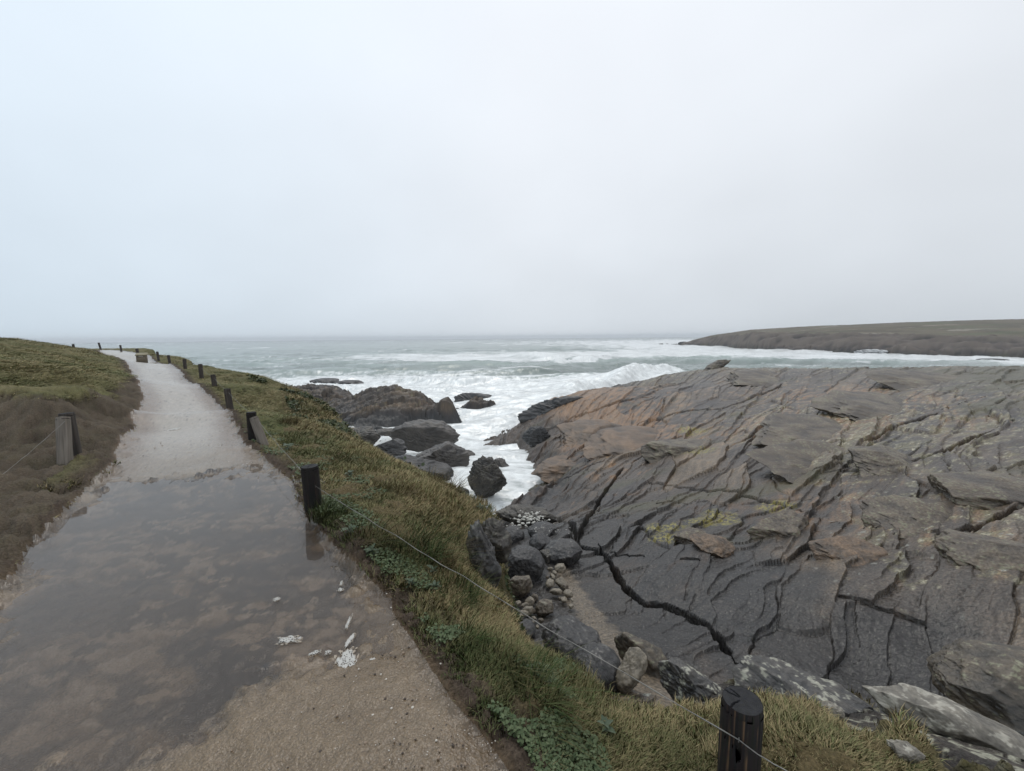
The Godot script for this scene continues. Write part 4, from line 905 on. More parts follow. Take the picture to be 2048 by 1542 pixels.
	var pebbles: Array = [[Vector3(0.714, -2.853, -7.877), 0.058, "leftmost beige pebble in the upper pebble pile beside the black slab"],
		[Vector3(0.792, -2.822, -7.682), 0.057, "rounded beige pebble amid the upper pebble pile beside the black slab"],
		[Vector3(0.931, -2.846, -7.888), 0.127, "farthest beige pebble in the upper pebble pile beside the black slab"],
		[Vector3(0.619, -2.780, -7.449), 0.041, "smallest pale pebble in the upper pebble pile beside the black slab"],
		[Vector3(0.724, -2.775, -7.467), 0.074, "rounded beige pebble amid the upper pebble pile beside the black slab"],
		[Vector3(0.651, -2.722, -7.184), 0.106, "rounded beige pebble amid the upper pebble pile beside the black slab"],
		[Vector3(0.855, -2.735, -7.231), 0.125, "largest beige pebble in the upper pebble pile beside the black slab"],
		[Vector3(0.904, -2.730, -7.045), 0.078, "rounded beige pebble amid the upper pebble pile beside the black slab"],
		[Vector3(0.723, -2.673, -6.836), 0.110, "rounded beige pebble amid the upper pebble pile beside the black slab"],
		[Vector3(0.933, -2.687, -6.800), 0.101, "rightmost beige pebble in the upper pebble pile beside the black slab"],
		[Vector3(0.828, -2.646, -6.576), 0.073, "rounded beige pebble amid the lower pebble pile beside the angular brown block"],
		[Vector3(0.758, -2.660, -6.615), 0.041, "nearest beige pebble in the upper pebble pile beside the black slab"],
		[Vector3(0.965, -2.674, -6.608), 0.041, "smallest pale pebble in the lower pebble pile beside the angular brown block"],
		[Vector3(0.910, -2.603, -6.332), 0.055, "rightmost beige pebble in the lower pebble pile beside the angular brown block"],
		[Vector3(0.263, -2.623, -6.494), 0.096, "rounded beige pebble amid the lower pebble pile beside the angular brown block"],
		[Vector3(0.336, -2.651, -6.643), 0.082, "farthest beige pebble in the lower pebble pile beside the angular brown block"],
		[Vector3(0.178, -2.629, -6.417), 0.063, "rounded beige pebble amid the lower pebble pile beside the angular brown block"],
		[Vector3(0.067, -2.663, -6.507), 0.064, "leftmost beige pebble in the lower pebble pile beside the angular brown block"],
		[Vector3(0.233, -2.557, -6.169), 0.099, "largest beige pebble in the lower pebble pile beside the angular brown block"],
		[Vector3(0.311, -2.563, -6.160), 0.053, "rounded beige pebble amid the lower pebble pile beside the angular brown block"],
		[Vector3(0.154, -2.557, -6.101), 0.083, "rounded beige pebble amid the lower pebble pile beside the angular brown block"],
		[Vector3(0.090, -2.548, -5.998), 0.067, "rounded beige pebble amid the lower pebble pile beside the angular brown block"],
		[Vector3(0.298, -2.510, -5.921), 0.044, "rounded beige pebble amid the lower pebble pile beside the angular brown block"],
		[Vector3(0.394, -2.462, -5.785), 0.050, "rounded beige pebble amid the lower pebble pile beside the angular brown block"],
		[Vector3(0.261, -2.472, -5.759), 0.043, "rounded beige pebble amid the lower pebble pile beside the angular brown block"],
		[Vector3(0.332, -2.424, -5.608), 0.035, "nearest beige pebble in the lower pebble pile beside the angular brown block"],
		[Vector3(0.468, -2.633, -6.511), 0.048, "rounded beige pebble amid the lower pebble pile beside the angular brown block"]]
	for k in pebbles.size():
		var p: Array = pebbles[k]
		var o := put("pebble", kinds[k % 4], mat)
		o.position = p[0]
		o.scale = Vector3.ONE * p[1]
		o.rotation = Vector3(rng.randf_range(-0.4, 0.4), rng.randf() * TAU, rng.randf_range(-0.4, 0.4))
		tag(o, p[2], "pebble", "rounded beige pebbles on the gully floor")

# ---------- posts and wire ----------
func post_shaft(radius: float, height: float, seed_: int, taper: float, dark: Color, pale: Color, worn: float) -> ArrayMesh:
	var cols := 97; var rows := 60
	var pos := PackedVector3Array(); var col := PackedColorArray(); var grp := PackedInt32Array()
	for j in rows:
		var t := float(j) / (rows - 1)
		var y := lerpf(-0.25, height, t)
		for i in cols:
			var az := TAU * i / (cols - 1) - PI * 0.5
			var ca := cos(az); var sa := sin(az)
			var g := n_fine.get_noise_3d(ca * 5.5 + seed_, y * 1.2, sa * 5.5)
			var b := n_low.get_noise_3d(ca * 1.1 + seed_, y * 2.0, sa * 1.1)
			var groove := n_ridge.get_noise_3d(ca * 3.2 + seed_ * 3.0, y * 0.5, sa * 3.2)
			var r := radius * (1.0 + 0.035 * b + 0.022 * g - 0.035 * smoothstep(0.5, 0.95, groove)) * lerpf(1.0, taper, t)
			if j == rows - 1: r *= 0.955
			elif j == rows - 2: y -= 0.003
			pos.append(Vector3(r * ca, y, -r * sa))
			var c := mixc(dark, pale, 0.35 + 0.5 * g + 0.4 * b)
			c = mixc(c, Color(0.17, 0.10, 0.055), worn * smoothstep(0.15, 0.42, n_mid.get_noise_3d(ca * 2.0 + seed_, y * 3.0, sa * 2.0)) * smoothstep(-0.2, 0.35, g))
			col.append(c); grp.append(0)
	var m: Dictionary = sheet(cols, rows, pos, col, grp)
	return m[0]

func post_top(radius: float, seed_: int, dark: Color, pale: Color) -> ArrayMesh: # end grain, checked by a few radial splits
	var cols := 145; var rows := 26
	var pos := PackedVector3Array(); var col := PackedColorArray(); var grp := PackedInt32Array()
	var r := RandomNumberGenerator.new(); r.seed = seed_
	var splits := []
	for k in 3: splits.append([r.randf() * TAU, r.randf_range(0.55, 1.0)])
	for j in rows:
		var t := 1.0 - float(j) / (rows - 1)
		for i in cols:
			var az := TAU * i / (cols - 1)
			var q := t * radius * 0.957
			var x := q * cos(az); var z := -q * sin(az)
			var y := 0.004 * (1.0 - t * t) + 0.0012 * n_fine.get_noise_2d(x * 220.0 + seed_, z * 220.0)
			var c := mixc(dark, pale, 0.5 + 0.5 * n_mid.get_noise_2d(x * 25.0 + seed_, z * 25.0) + 0.25 * sin(q * 900.0))
			for s in splits:
				var off := absf(wrapf(az - s[0] + 0.12 * n_low.get_noise_1d(q * 30.0 + s[0]), -PI, PI)) * q
				if t < s[1]:
					var open := 1.0 - smoothstep(0.0012, 0.0040, off)
					y -= 0.012 * open * smoothstep(0.10, 0.35, t)
			pos.append(Vector3(x, y, z)); col.append(c); grp.append(0)
	var m: Dictionary = sheet(cols, rows, pos, col, grp)
	return m[0]

func tube(path: PackedVector3Array, radius: float, sides := 7, twist := 0.0) -> ArrayMesh:
	var pos := PackedVector3Array(); var col := PackedColorArray(); var grp := PackedInt32Array()
	var run := 0.0
	for j in path.size():
		var d := (path[mini(j + 1, path.size() - 1)] - path[maxi(j - 1, 0)]).normalized()
		var u := d.cross(Vector3.UP).normalized(); var v := u.cross(d).normalized()
		if j > 0: run += path[j].distance_to(path[j - 1])
		for i in sides + 1:
			var az := TAU * i / sides
			var q := radius * (1.0 + twist * cos(2.0 * az + run * 260.0))
			pos.append(path[j] + (u * cos(az) + v * sin(az)) * q)
			col.append(Color.WHITE); grp.append(0)
	var m: Dictionary = sheet(sides + 1, path.size(), pos, col, grp)
	return m[0]

func build_posts() -> void:
	var wood := surface(0.75, 0.35)
	var grey := surface(0.85, 0.3)
	var steel := StandardMaterial3D.new(); steel.albedo_color = Color(0.46, 0.45, 0.43); steel.metallic = 0.55; steel.roughness = 0.45
	var dark := Color(0.009, 0.008, 0.008); var brown := Color(0.026, 0.021, 0.018)
	var tar := Color(0.020, 0.020, 0.021)
	var list := [
		[Vector3(0.895, -0.300, -1.520), 0.076, 0.537, Vector2(0, 0), "nearest charred post with a split top at the bottom edge", true, null, Vector3(-0.044, 0.432, 0.066), Vector3.ZERO],
		[Vector3(-1.937, -0.000, -3.973), 0.080, 0.450, Vector2(2, 0), "black post standing by the puddle, second from the camera", true, null, Vector3(0.064, 0.262, 0.053), Vector3.ZERO],
		[Vector3(-4.259, -0.030, -6.856), 0.075, 0.517, Vector2(1, 0), "dark post with a grey brace leaning against it", true, Vector3(0.303, -0.030, 0.216), Vector3(0.078, 0.403, 0.008), Vector3(0.108, 0.445, 0.118)],
		[Vector3(-6.507, 0.030, -9.695), 0.070, 0.523, Vector2(4, 0), "slim dark post leaning left, first beyond the braced post", false, null, Vector3(0.034, 0.439, 0.065), Vector3.ZERO],
		[Vector3(-9.946, 0.100, -14.147), 0.075, 0.420, Vector2(5, 0), "short post half hidden by verge grass, second beyond the braced post", true, null, Vector3(0.050, 0.291, 0.060), Vector3.ZERO],
		[Vector3(-13.266, 0.120, -18.105), 0.080, 0.534, Vector2(1, 0), "post at the end of the wire, third beyond the braced post", true, null, Vector3(0.067, 0.367, 0.049), Vector3.ZERO],
		[Vector3(-17.028, 0.150, -22.146), 0.080, 0.547, Vector2(2, 0), "dark post fourth beyond the braced one", true, null, Vector3(0.051, 0.465, 0.066), Vector3.ZERO],
		[Vector3(-23.966, 0.200, -29.782), 0.085, 0.454, Vector2(5, 0), "small far post fifth beyond the braced one", true, null, Vector3(0.055, 0.386, 0.069), Vector3.ZERO],
		[Vector3(-29.055, 0.240, -34.994), 0.090, 0.532, Vector2(4, 0), "far post standing right of the lectern", true, null, Vector3(0.059, 0.453, 0.072), Vector3.ZERO],
		[Vector3(-27.160, 0.560, -31.000), 0.090, 0.543, Vector2(8, 0), "far post right behind the lectern", true, null, Vector3(0.061, 0.462, 0.070), Vector3.ZERO],
		[Vector3(-44.713, 0.400, -48.868), 0.100, 0.798, Vector2(4, 0), "far post left of the lectern before the sea", true, null, Vector3(0.070, 0.678, 0.076), Vector3.ZERO],
		[Vector3(-53.017, 0.520, -55.086), 0.110, 0.962, Vector2(12, 0), "leftmost far post leaning at the end of the path", true, null, Vector3(0.078, 0.818, 0.081), Vector3.ZERO],
		[Vector3(-45.109, 0.516, -44.000), 0.110, 0.872, Vector2(3, 0), "far post stub showing over the grass bank", true, null, Vector3(0.081, 0.741, 0.079), Vector3.ZERO],
		[Vector3(-45.750, 1.269, -40.000), 0.120, 0.512, Vector2(0, 0), "faintest far post on the skyline of the bank", true, null, Vector3(0.093, 0.435, 0.081), Vector3.ZERO],
		[Vector3(-5.996, 0.060, -5.673), 0.085, 0.638, Vector2(3, 0), "dark post with a worn grey brace on the bare bank", true, Vector3(0.180, -0.010, 0.292), Vector3(0.064, 0.542, 0.060), Vector3(0.058, 0.593, 0.102)]]
	for k in list.size(): # base, radius, height, lean (x, z), label, burnt, brace foot or null
		var p: Array = list[k]
		var o := base("fence_post", p[0])
		o.rotation_degrees = Vector3(p[3].y, 0.0, p[3].x)
		tag(o, p[4], "fence post", "wooden posts along the path")
		var s := put("shaft", post_shaft(p[1], p[2], 100 + k, 0.97, dark if p[5] and k < 3 else Color(0.035, 0.030, 0.027), brown if p[5] and k < 3 else Color(0.085, 0.073, 0.063), 0.75 if k == 0 else 0.15), wood, o)
		var t := put("top", post_top(p[1] * 0.97, 40 + k, Color(0.014, 0.014, 0.015), Color(0.032, 0.032, 0.034)), wood, o)
		t.position.y = p[2] - 0.001
		if k < 7:
			var sp := PackedVector3Array()
			for q in 9:
				var an := PI * q / 8.0
				sp.append(Vector3(0.0, 0.010 * cos(an), 0.0) + p[7] + p[7].normalized() * Vector3(1, 0, 1) * (0.012 * sin(an) - 0.004))
			put("staple", tube(sp, 0.0018, 6), steel, o)
		if p[6] != null:
			var foot: Vector3 = p[6]
			var head: Vector3 = p[8]
			var along := head - foot
			var b := put("brace", post_shaft(p[1] * 0.95, along.length(), 140 + k, 0.9, Color(0.105, 0.092, 0.078), Color(0.230, 0.205, 0.175), 0.15), grey, o)
			var up := along.normalized()
			var side := up.cross(Vector3.BACK).normalized()
			b.transform = Transform3D(Basis(side, up, side.cross(up)), foot)
			var bt := put("brace_top", post_top(p[1] * 0.95 * 0.9, 60 + k, Color(0.09, 0.08, 0.07), Color(0.19, 0.17, 0.145)), grey, b)
			bt.position.y = along.length() - 0.001
	# stranded wire from post to post
	var wires := [[[Vector3(1.009, 0.181, -1.250), Vector3(0.852, 0.132, -1.454), Vector3(-1.872, 0.262, -3.920), Vector3(-4.182, 0.373, -6.849), Vector3(-6.474, 0.469, -9.631), Vector3(-9.896, 0.391, -14.087), Vector3(-13.199, 0.487, -18.056)], "thin grey wire strung along the seaward posts from the nearest post", 0.02],
		[[Vector3(-5.781, -0.476, -3.600), Vector3(-5.717, 0.170, -4.600), Vector3(-5.901, 0.638, -5.553)], "thin wire running from the braced post on the bank out to the left", 0.015]]
	for w in wires:
		var stops: Array = w[0]
		var path := PackedVector3Array()
		for k in stops.size() - 1:
			var a: Vector3 = stops[k]; var b: Vector3 = stops[k + 1]
			var steps := clampi(int(a.distance_to(b) * 45.0), 30, 170)
			for q in steps:
				var t := float(q) / steps
				var p := a.lerp(b, t)
				p.y -= w[2] * 4.0 * t * (1.0 - t)
				p += Vector3(n_low.get_noise_1d(t * 5.0 + k * 30.0), n_low.get_noise_1d(t * 5.0 + 200.0 + k * 30.0), 0.0) * 0.016 * sin(PI * t) * minf(1.0, a.distance_to(b) * 0.4)
				path.append(p)
		path.append(stops[stops.size() - 1])
		var o := put("fence_wire", tube(path, 0.0022, 8, 0.22), steel)
		tag(o, w[1], "wire")

# ---------- the low lectern at the far end of the path ----------
func slab_shape(w: float, h: float, d: float, bevel: float) -> ArrayMesh:
	var st := SurfaceTool.new(); st.begin(Mesh.PRIMITIVE_TRIANGLES)
	var x := w / 2; var z := d / 2; var b := bevel
	var rings := [[x - b, z - b, 0.0], [x, z, b], [x, z, h - b], [x - b, z - b, h]]
	var ring := func(q: Array) -> Array: return [Vector3(-q[0], q[2], q[1]), Vector3(q[0], q[2], q[1]), Vector3(q[0], q[2], -q[1]), Vector3(-q[0], q[2], -q[1])]
	for k in 3:
		var lo: Array = ring.call(rings[k]); var hi: Array = ring.call(rings[k + 1])
		for i in 4:
			var n := (i + 1) % 4
			for v in [lo[i], hi[i], hi[n], lo[i], hi[n], lo[n]]: st.add_vertex(v)
	var tp: Array = ring.call(rings[3]); var bt: Array = ring.call(rings[0])
	for v in [tp[0], tp[3], tp[2], tp[0], tp[2], tp[1], bt[0], bt[1], bt[2], bt[0], bt[2], bt[3]]: st.add_vertex(v)
	st.set_smooth_group(-1)
	st.generate_normals()
	return st.commit()

func build_marker() -> void:
	var at: Vector3 = Vector3(-23.02, 0.22, -26.50)
	var stone := StandardMaterial3D.new(); stone.albedo_color = Color(0.50, 0.46, 0.39); stone.roughness = 0.85
	detail(stone, noise_tex(101, 0.05, 4, 0.65, 1.0, 256), null, 1.0, 0.0)
	var top := stone.duplicate(); top.albedo_color = Color(0.60, 0.57, 0.47)
	var slot := StandardMaterial3D.new(); slot.albedo_color = Color(0.72, 0.72, 0.70); slot.roughness = 0.5
	var o := base("lectern", at, 0.55)
	tag(o, "low tan stone lectern standing on the path in front of the far posts", "lectern")
	put("foot_slab", slab_shape(1.3, 0.05, 0.8, 0.015), stone, o)
	var b := put("body", slab_shape(0.50, 0.50, 0.34, 0.02), stone, o); b.position = Vector3(0, 0.05, 0)
	var t := put("top_panel", slab_shape(0.56, 0.05, 0.46, 0.012), top, o); t.position = Vector3(0, 0.585, 0); t.rotation_degrees.x = 16
	var s := put("plate", slab_shape(0.20, 0.05, 0.012, 0.003), slot, o); s.position = Vector3(-0.02, 0.46, 0.175)

# ---------- grass, plants, small things ----------
func tuft(seed_: int, blades: int, height: float, spread: float, width: float, lean: float, wind: Vector3) -> ArrayMesh:
	var r := RandomNumberGenerator.new(); r.seed = seed_
	var p := PackedVector3Array(); var n := PackedVector3Array(); var c := PackedColorArray(); var idx := PackedInt32Array()
	for b in blades:
		var an := r.randf() * TAU
		var root := Vector3(cos(an), 0, sin(an)) * spread * sqrt(r.randf())
		var h := height * r.randf_range(0.45, 1.15)
		var dir := (Vector3(cos(an), 0, sin(an)) * r.randf_range(0.1, 0.7) + Vector3(r.randfn() * 0.35, 0, r.randfn() * 0.35) + wind * r.randf_range(0.4, 1.3)) * lean * h
		var fa := r.randf() * PI
		var side := Vector3(cos(fa), 0, sin(fa)) * width * r.randf_range(0.6, 1.2) * 0.5
		var tone := r.randf_range(0.65, 1.35)
		var straw := r.randf()
		var c0 := Color(tone, tone, tone)
		if straw > 0.66: c0 = Color(tone * 2.1, tone * 1.6, tone * 1.5)
		elif straw < 0.3: c0 = Color(tone * 0.6, tone * 0.85, tone * 0.65)
		var k := p.size()
		for q in 4:
			var t := q / 3.0
			var mid := root + Vector3.UP * h * (t - 0.28 * t * t * minf(dir.length() / h, 1.6)) + dir * t * t
			var w := side * (1.0 - t * t * 0.96)
			p.append(mid - w); p.append(mid + w)
			var nn := (Vector3.UP * 0.8 + side.normalized().cross(Vector3.UP) * 0.5 + dir.normalized() * 0.25).normalized()
			n.append(nn); n.append(nn)
			c.append(c0); c.append(c0)
			if q < 3:
				var e := k + q * 2
				idx.append_array(PackedInt32Array([e, e + 2, e + 1, e + 1, e + 2, e + 3]))
	var arr := []; arr.resize(Mesh.ARRAY_MAX)
	arr[Mesh.ARRAY_VERTEX] = p; arr[Mesh.ARRAY_NORMAL] = n; arr[Mesh.ARRAY_COLOR] = c; arr[Mesh.ARRAY_INDEX] = idx
	var m := ArrayMesh.new(); m.add_surface_from_arrays(Mesh.PRIMITIVE_TRIANGLES, arr)
	return m

func scatter(called: String, mesh: Mesh, mat: Material, where: Array, tint: Array) -> MultiMeshInstance3D:
	var mm := MultiMesh.new()
	mm.transform_format = MultiMesh.TRANSFORM_3D; mm.use_colors = true
	mm.mesh = mesh; mm.instance_count = where.size()
	for k in where.size():
		mm.set_instance_transform(k, where[k]); mm.set_instance_color(k, tint[k])
	var o := MultiMeshInstance3D.new(); o.name = numbered(called); o.multimesh = mm; o.material_override = mat
	add_child(o, true)
	tag(o, "", "", "", "stuff")
	return o

func build_grass() -> void:
	var mat := surface(0.7, 0.25); mat.cull_mode = BaseMaterial3D.CULL_DISABLED
	mat.backlight_enabled = true; mat.backlight = Color(0.25, 0.25, 0.12)
	var wind := Vector3(0.55, 0, 0.5)
	var kinds := []
	for k in 6: kinds.append(tuft(300 + k, 20, 0.058, 0.065, 0.0052, 0.75, wind * (0.05 + 0.12 * k)))
	var where := []; var tint := []
	for k in 6: where.append([]); tint.append([])
	var done := 0
	for q in 420000:
		if done > 150000: break
		var a := deg_to_rad(rng.randf_range(-58.0, 47.0))
		var r := exp(rng.randf_range(log(1.25), log(62.0)))
		var left := a < -0.5
		if r > 9.0 and rng.randf() > 18.0 / (r + 9.0): continue
		var g := f_gulf.at(a, r)
		if g + 0.1 * n_mid.get_noise_2d(r * sin(a) * 1.6, -r * cos(a) * 1.6) > 0.05: continue
		var x := r * sin(a); var z := -r * cos(a)
		var n1 := n_low.get_noise_2d(x * 0.9, z * 0.9); var n2 := n_mid.get_noise_2d(x * 3.0, z * 3.0)
		var pd := f_path.at(a, r) + (0.10 * n1 + 0.07 * n2) * minf(1.0, r * 0.2) * 0.8
		if pd < 0.08: continue
		if pd < 0.42 and rng.randf() > (pd - 0.04) / 0.38 * 0.75: continue
		var bank := false
		if left and r < 39.0 and r > 2.0:
			var dd := f_dirt.at(a, r) + 0.2 * n2 + 0.12 * n1
			var tg := 1.0
			if r > 5.1 and r < 9.8: tg = f_tongue.at(a, r)
			if dd < 0.03 and tg > 0.0:
				continue
			bank = tg > 0.0
		if a > 0.25 and r < 4.9 and f_ledge.at(a, r) + 0.12 * n2 + 0.14 * n_low.get_noise_2d(x * 2.2 + 4.0, z * 2.2) < 0.04: continue
		if not bank and n_low.get_noise_2d(x * 1.3 + 90.0, z * 1.3) + 0.4 * n2 < -0.14 and rng.randf() < 0.85: continue
		var h := land_h(x, z, a, r)
		var size := clampf(0.62 + 0.16 * r, 0.75, 3.4)
		var long := 1.0 + 1.1 * smoothstep(0.05, 0.5, n_low.get_noise_2d(x * 0.8 + 30.0, z * 0.8)) * smoothstep(0.3, 0.8, pd)
		if bank: long = 0.33
		var high := clampf(0.62 + 0.03 * r, 0.66, 1.4) * long * rng.randf_range(0.6, 1.25)
		var b := Basis(Vector3.UP, rng.randf_range(-2.2, 2.2)).scaled(Vector3(size, high, size))
		var k := rng.randi() % 6
		where[k].append(Transform3D(b, Vector3(x, h + 0.02, z)))
		var dry := clampf(0.62 + 0.95 * n_low.get_noise_2d(x * 0.45 + 8.0, z * 0.45) + 0.75 * n2 + 0.22 * smoothstep(0.4, 1.2, pd) - 0.35 * smoothstep(0.5, 0.15, pd) + rng.randf_range(-0.2, 0.2), 0.0, 1.0)
		if bank: dry = clampf(0.5 + 0.8 * n_low.get_noise_2d(x * 0.35, z * 0.35) + 0.3 * n2, 0.0, 0.8)
		var c := Color(0.105, 0.112, 0.048).lerp(Color(0.285, 0.225, 0.122), dry)
		if bank: c = c * 1.4
		tint[k].append(c * rng.randf_range(0.75, 1.25))
		done += 1
	for k in 6: scatter("grass", kinds[k], mat, where[k], tint[k])
	# long wind-combed tussocks
	var list := [
		[Vector3(-1.71, 0.03, -3.76), 0.90, Color(0.060, 0.072, 0.026), "dark green tussock at the foot of the black post"],
		[Vector3(-1.17, 0.02, -3.24), 1.00, Color(0.092, 0.084, 0.036), "tussock overhanging the small bare hollow by the path"],
		[Vector3(-0.79, -0.09, -3.24), 1.25, Color(0.060, 0.072, 0.026), "tallest green tussock crossed by the wire"],
		[Vector3(-0.64, -0.17, -3.26), 1.00, Color(0.135, 0.100, 0.050), "straw-coloured tussock combed downhill beside the tallest one"],
		[Vector3(-0.43, -0.17, -2.81), 1.00, Color(0.060, 0.072, 0.026), "green tussock on the slope above the brown block"],
		[Vector3(-1.30, -0.13, -4.72), 0.90, Color(0.135, 0.100, 0.050), "bleached upright tussock beyond the black post"],
		[Vector3(-1.17, -0.37, -5.83), 0.90, Color(0.135, 0.100, 0.050), "brown tussock on the brow above the dark slab"],
		[Vector3(-0.84, -0.40, -5.51), 1.00, Color(0.135, 0.100, 0.050), "brown tussock at the brow nearest the leaning wedge"],
		[Vector3(-1.52, -0.09, -4.70), 0.70, Color(0.092, 0.084, 0.036), "shadowy tussock in the hollow of the verge"],
		[Vector3(0.09, -0.09, -1.91), 0.80, Color(0.060, 0.072, 0.026), "dark green tussock near the bottom of the verge"],
		[Vector3(-0.07, -0.05, -2.01), 0.70, Color(0.092, 0.084, 0.036), "ragged tussock beside the dark green one"],
		[Vector3(0.14, -0.09, -1.77), 0.60, Color(0.092, 0.084, 0.036), "low tussock under the dark green one"],
		[Vector3(-4.72, -0.12, -8.78), 1.10, Color(0.135, 0.100, 0.050), "brown tussock behind the braced post"],
		[Vector3(-0.48, -0.44, -4.47), 0.70, Color(0.135, 0.100, 0.050), "dry tussock at the corner of the cliff edge"],
		[Vector3(-0.28, -0.05, -2.20), 0.60, Color(0.060, 0.072, 0.026), "small green tussock at the worn edge of the path"],
		[Vector3(-2.51, -0.13, -6.03), 0.80, Color(0.092, 0.084, 0.036), "tussock on the verge past the second post"]]
	for k in list.size():
		var t: Array = list[k]
		var m := tuft(500 + k, int(300 * t[1]), 0.30 * t[1], 0.17 * t[1], 0.0056, 0.95, Vector3(0.55, 0, 0.45))
		var tm := mat.duplicate()
		var o := put("grass_tussock", m, tm)
		tm.albedo_color = t[2].linear_to_srgb()
		var p: Vector3 = t[0]
		o.position = Vector3(p.x, land_h(p.x, p.z, atan2(p.x, -p.z), Vector2(p.x, p.z).length()) - 0.01, p.z)
		tag(o, t[3], "grass tussock", "long grass tussocks on the verge")
	# low leafy weeds in patches through the turf
	var weed := leaf_mesh(0.017, 0.011, 0.35)
	var ww := []; var wt := []
	for q in 140000:
		if ww.size() > 14000: break
		var a := deg_to_rad(rng.randf_range(-50.0, 40.0)); var r := exp(rng.randf_range(log(1.4), log(9.0)))
		if f_gulf.at(a, r) > -0.05 or f_path.at(a, r) < 0.12: continue
		if a < -0.4 and r > 2.0 and f_dirt.at(a, r) < 0.3: continue
		var x := r * sin(a); var z := -r * cos(a)
		if n_low.get_noise_2d(x * 1.5 + 60.0, z * 1.5) + 0.35 * smoothstep(0.8, 0.15, f_path.at(a, r)) < 0.46: continue
		if a > 0.25 and r < 4.9 and f_ledge.at(a, r) < 0.1: continue
		ww.append(Transform3D(Basis.from_euler(Vector3(rng.randf_range(-0.3, 0.5), rng.randf() * TAU, rng.randf_range(-0.4, 0.4))).scaled(Vector3.ONE * (0.7 + 0.14 * r) * rng.randf_range(0.7, 1.4)), Vector3(x, land_h(x, z, a, r) + 0.045 + rng.randf() * 0.03, z)))
		wt.append(Color(0.050, 0.078, 0.030).lerp(Color(0.095, 0.120, 0.055), rng.randf()))
	var wm := surface(0.6, 0.4); wm.cull_mode = BaseMaterial3D.CULL_DISABLED
	scatter("weeds", weed, wm, ww, wt)
	# ivy and bramble leaves on the cliff face beyond
	var leaf := leaf_mesh(0.07, 0.05, 0.3)
	var lm := surface(0.5, 0.4)
	var lw := []; var lt := []
	for q in 90000:
		if lw.size() > 14000: break
		var a := deg_to_rad(rng.randf_range(-34.0, 2.0)); var r := rng.randf_range(3.2, 22.0)
		var g := f_gulf.at(a, r)
		if g > 1.7 or g < (-1.6 if r > 10.5 else 0.0): continue
		if g < 0.0 and n_low.get_noise_2d(r * sin(a) * 0.35 + 4.0, -r * cos(a) * 0.35) - 0.3 * g < 0.12 + 0.55 * smoothstep(-0.2, -1.6, g): continue
		var x := r * sin(a); var z := -r * cos(a)
		if n_low.get_noise_2d(x * 0.9, z * 0.9) + 0.6 * smoothstep(11.0, 15.0, r) < 0.12: continue
		var h := land_h(x, z, a, r)
		var s := 0.45 + r * 0.055
		lw.append(Transform3D(Basis.from_euler(Vector3(rng.randf_range(-1.0, 1.0), rng.randf() * TAU, rng.randf_range(-0.8, 0.8))).scaled(Vector3.ONE * s * rng.randf_range(0.7, 1.4)), Vector3(x, h + rng.randf_range(0.0, 0.18), z)))
		lt.append(Color(0.034, 0.052, 0.020).lerp(Color(0.075, 0.085, 0.030), rng.randf()))
	scatter("cliff_foliage", leaf, lm, lw, lt)
	# grit and broken shell on the path
	var grit := boulder_mesh(990, Vector3(0.5, 0.3, 0.4), 3, 8, 6, func(_p: Vector3, _a: float, _b: float) -> Color: return Color.WHITE)
	var gw := []; var gt := []
	for q in 5200:
		var a := deg_to_rad(rng.randf_range(-56.0, 12.0)); var r := exp(rng.randf_range(log(1.3), log(9.0)))
		var pd := f_path.at(a, r)
		if pd > 0.25 or pd < -0.9: continue
		if r < 7.9 and a < -0.27 and f_puddle.at(a, r) < 0.15: continue
		if rng.randf() > exp(-absf(pd + 0.05) * 4.0) + 0.12: continue
		var x := r * sin(a); var z := -r * cos(a)
		var s := 0.004 + 0.012 * pow(rng.randf(), 4.0) + 0.0008 * r
		gw.append(Transform3D(Basis(Vector3.UP, rng.randf() * TAU).scaled(Vector3.ONE * s), Vector3(x, land_h(x, z, a, r) + 0.004, z)))
		var v := rng.randf()
		gt.append(Color(0.50, 0.46, 0.40) if v > 0.72 else (Color(0.06, 0.045, 0.035) if v < 0.4 else Color(0.24, 0.18, 0.13)))
	scatter("gravel", grit, surface(0.7, 0.4), gw, gt)

func leaf_mesh(length: float, width: float, bend: float) -> ArrayMesh:
	var p := PackedVector3Array(); var n := PackedVector3Array(); var c := PackedColorArray(); var idx := PackedInt32Array()
	var steps := 7
	for q in steps:
		var t := float(q) / (steps - 1)
		var w := width * 0.5 * sin(PI * pow(t, 0.72)) + 0.002 * (1.0 - t)
		var y := length * (0.42 * t - bend * t * t)
		for s in [-1.0, 0.0, 1.0]:
			p.append(Vector3(s * w, y + absf(s) * w * 0.35 + 0.06 * width * sin(t * 19.0) * absf(s), -length * t))
			n.append(Vector3(-s * 0.35, 1.0, 0.2).normalized())
			c.append(Color(1.25, 1.22, 1.15) if s == 0.0 else Color.WHITE)
		if q < steps - 1:
			var e := q * 3
			idx.append_array(PackedInt32Array([e, e + 3, e + 1, e + 1, e + 3, e + 4, e + 1, e + 4, e + 2, e + 2, e + 4, e + 5]))
	var arr := []; arr.resize(Mesh.ARRAY_MAX)
	arr[Mesh.ARRAY_VERTEX] = p; arr[Mesh.ARRAY_NORMAL] = n; arr[Mesh.ARRAY_COLOR] = c; arr[Mesh.ARRAY_INDEX] = idx
	var m := ArrayMesh.new(); m.add_surface_from_arrays(Mesh.PRIMITIVE_TRIANGLES, arr)
	return m

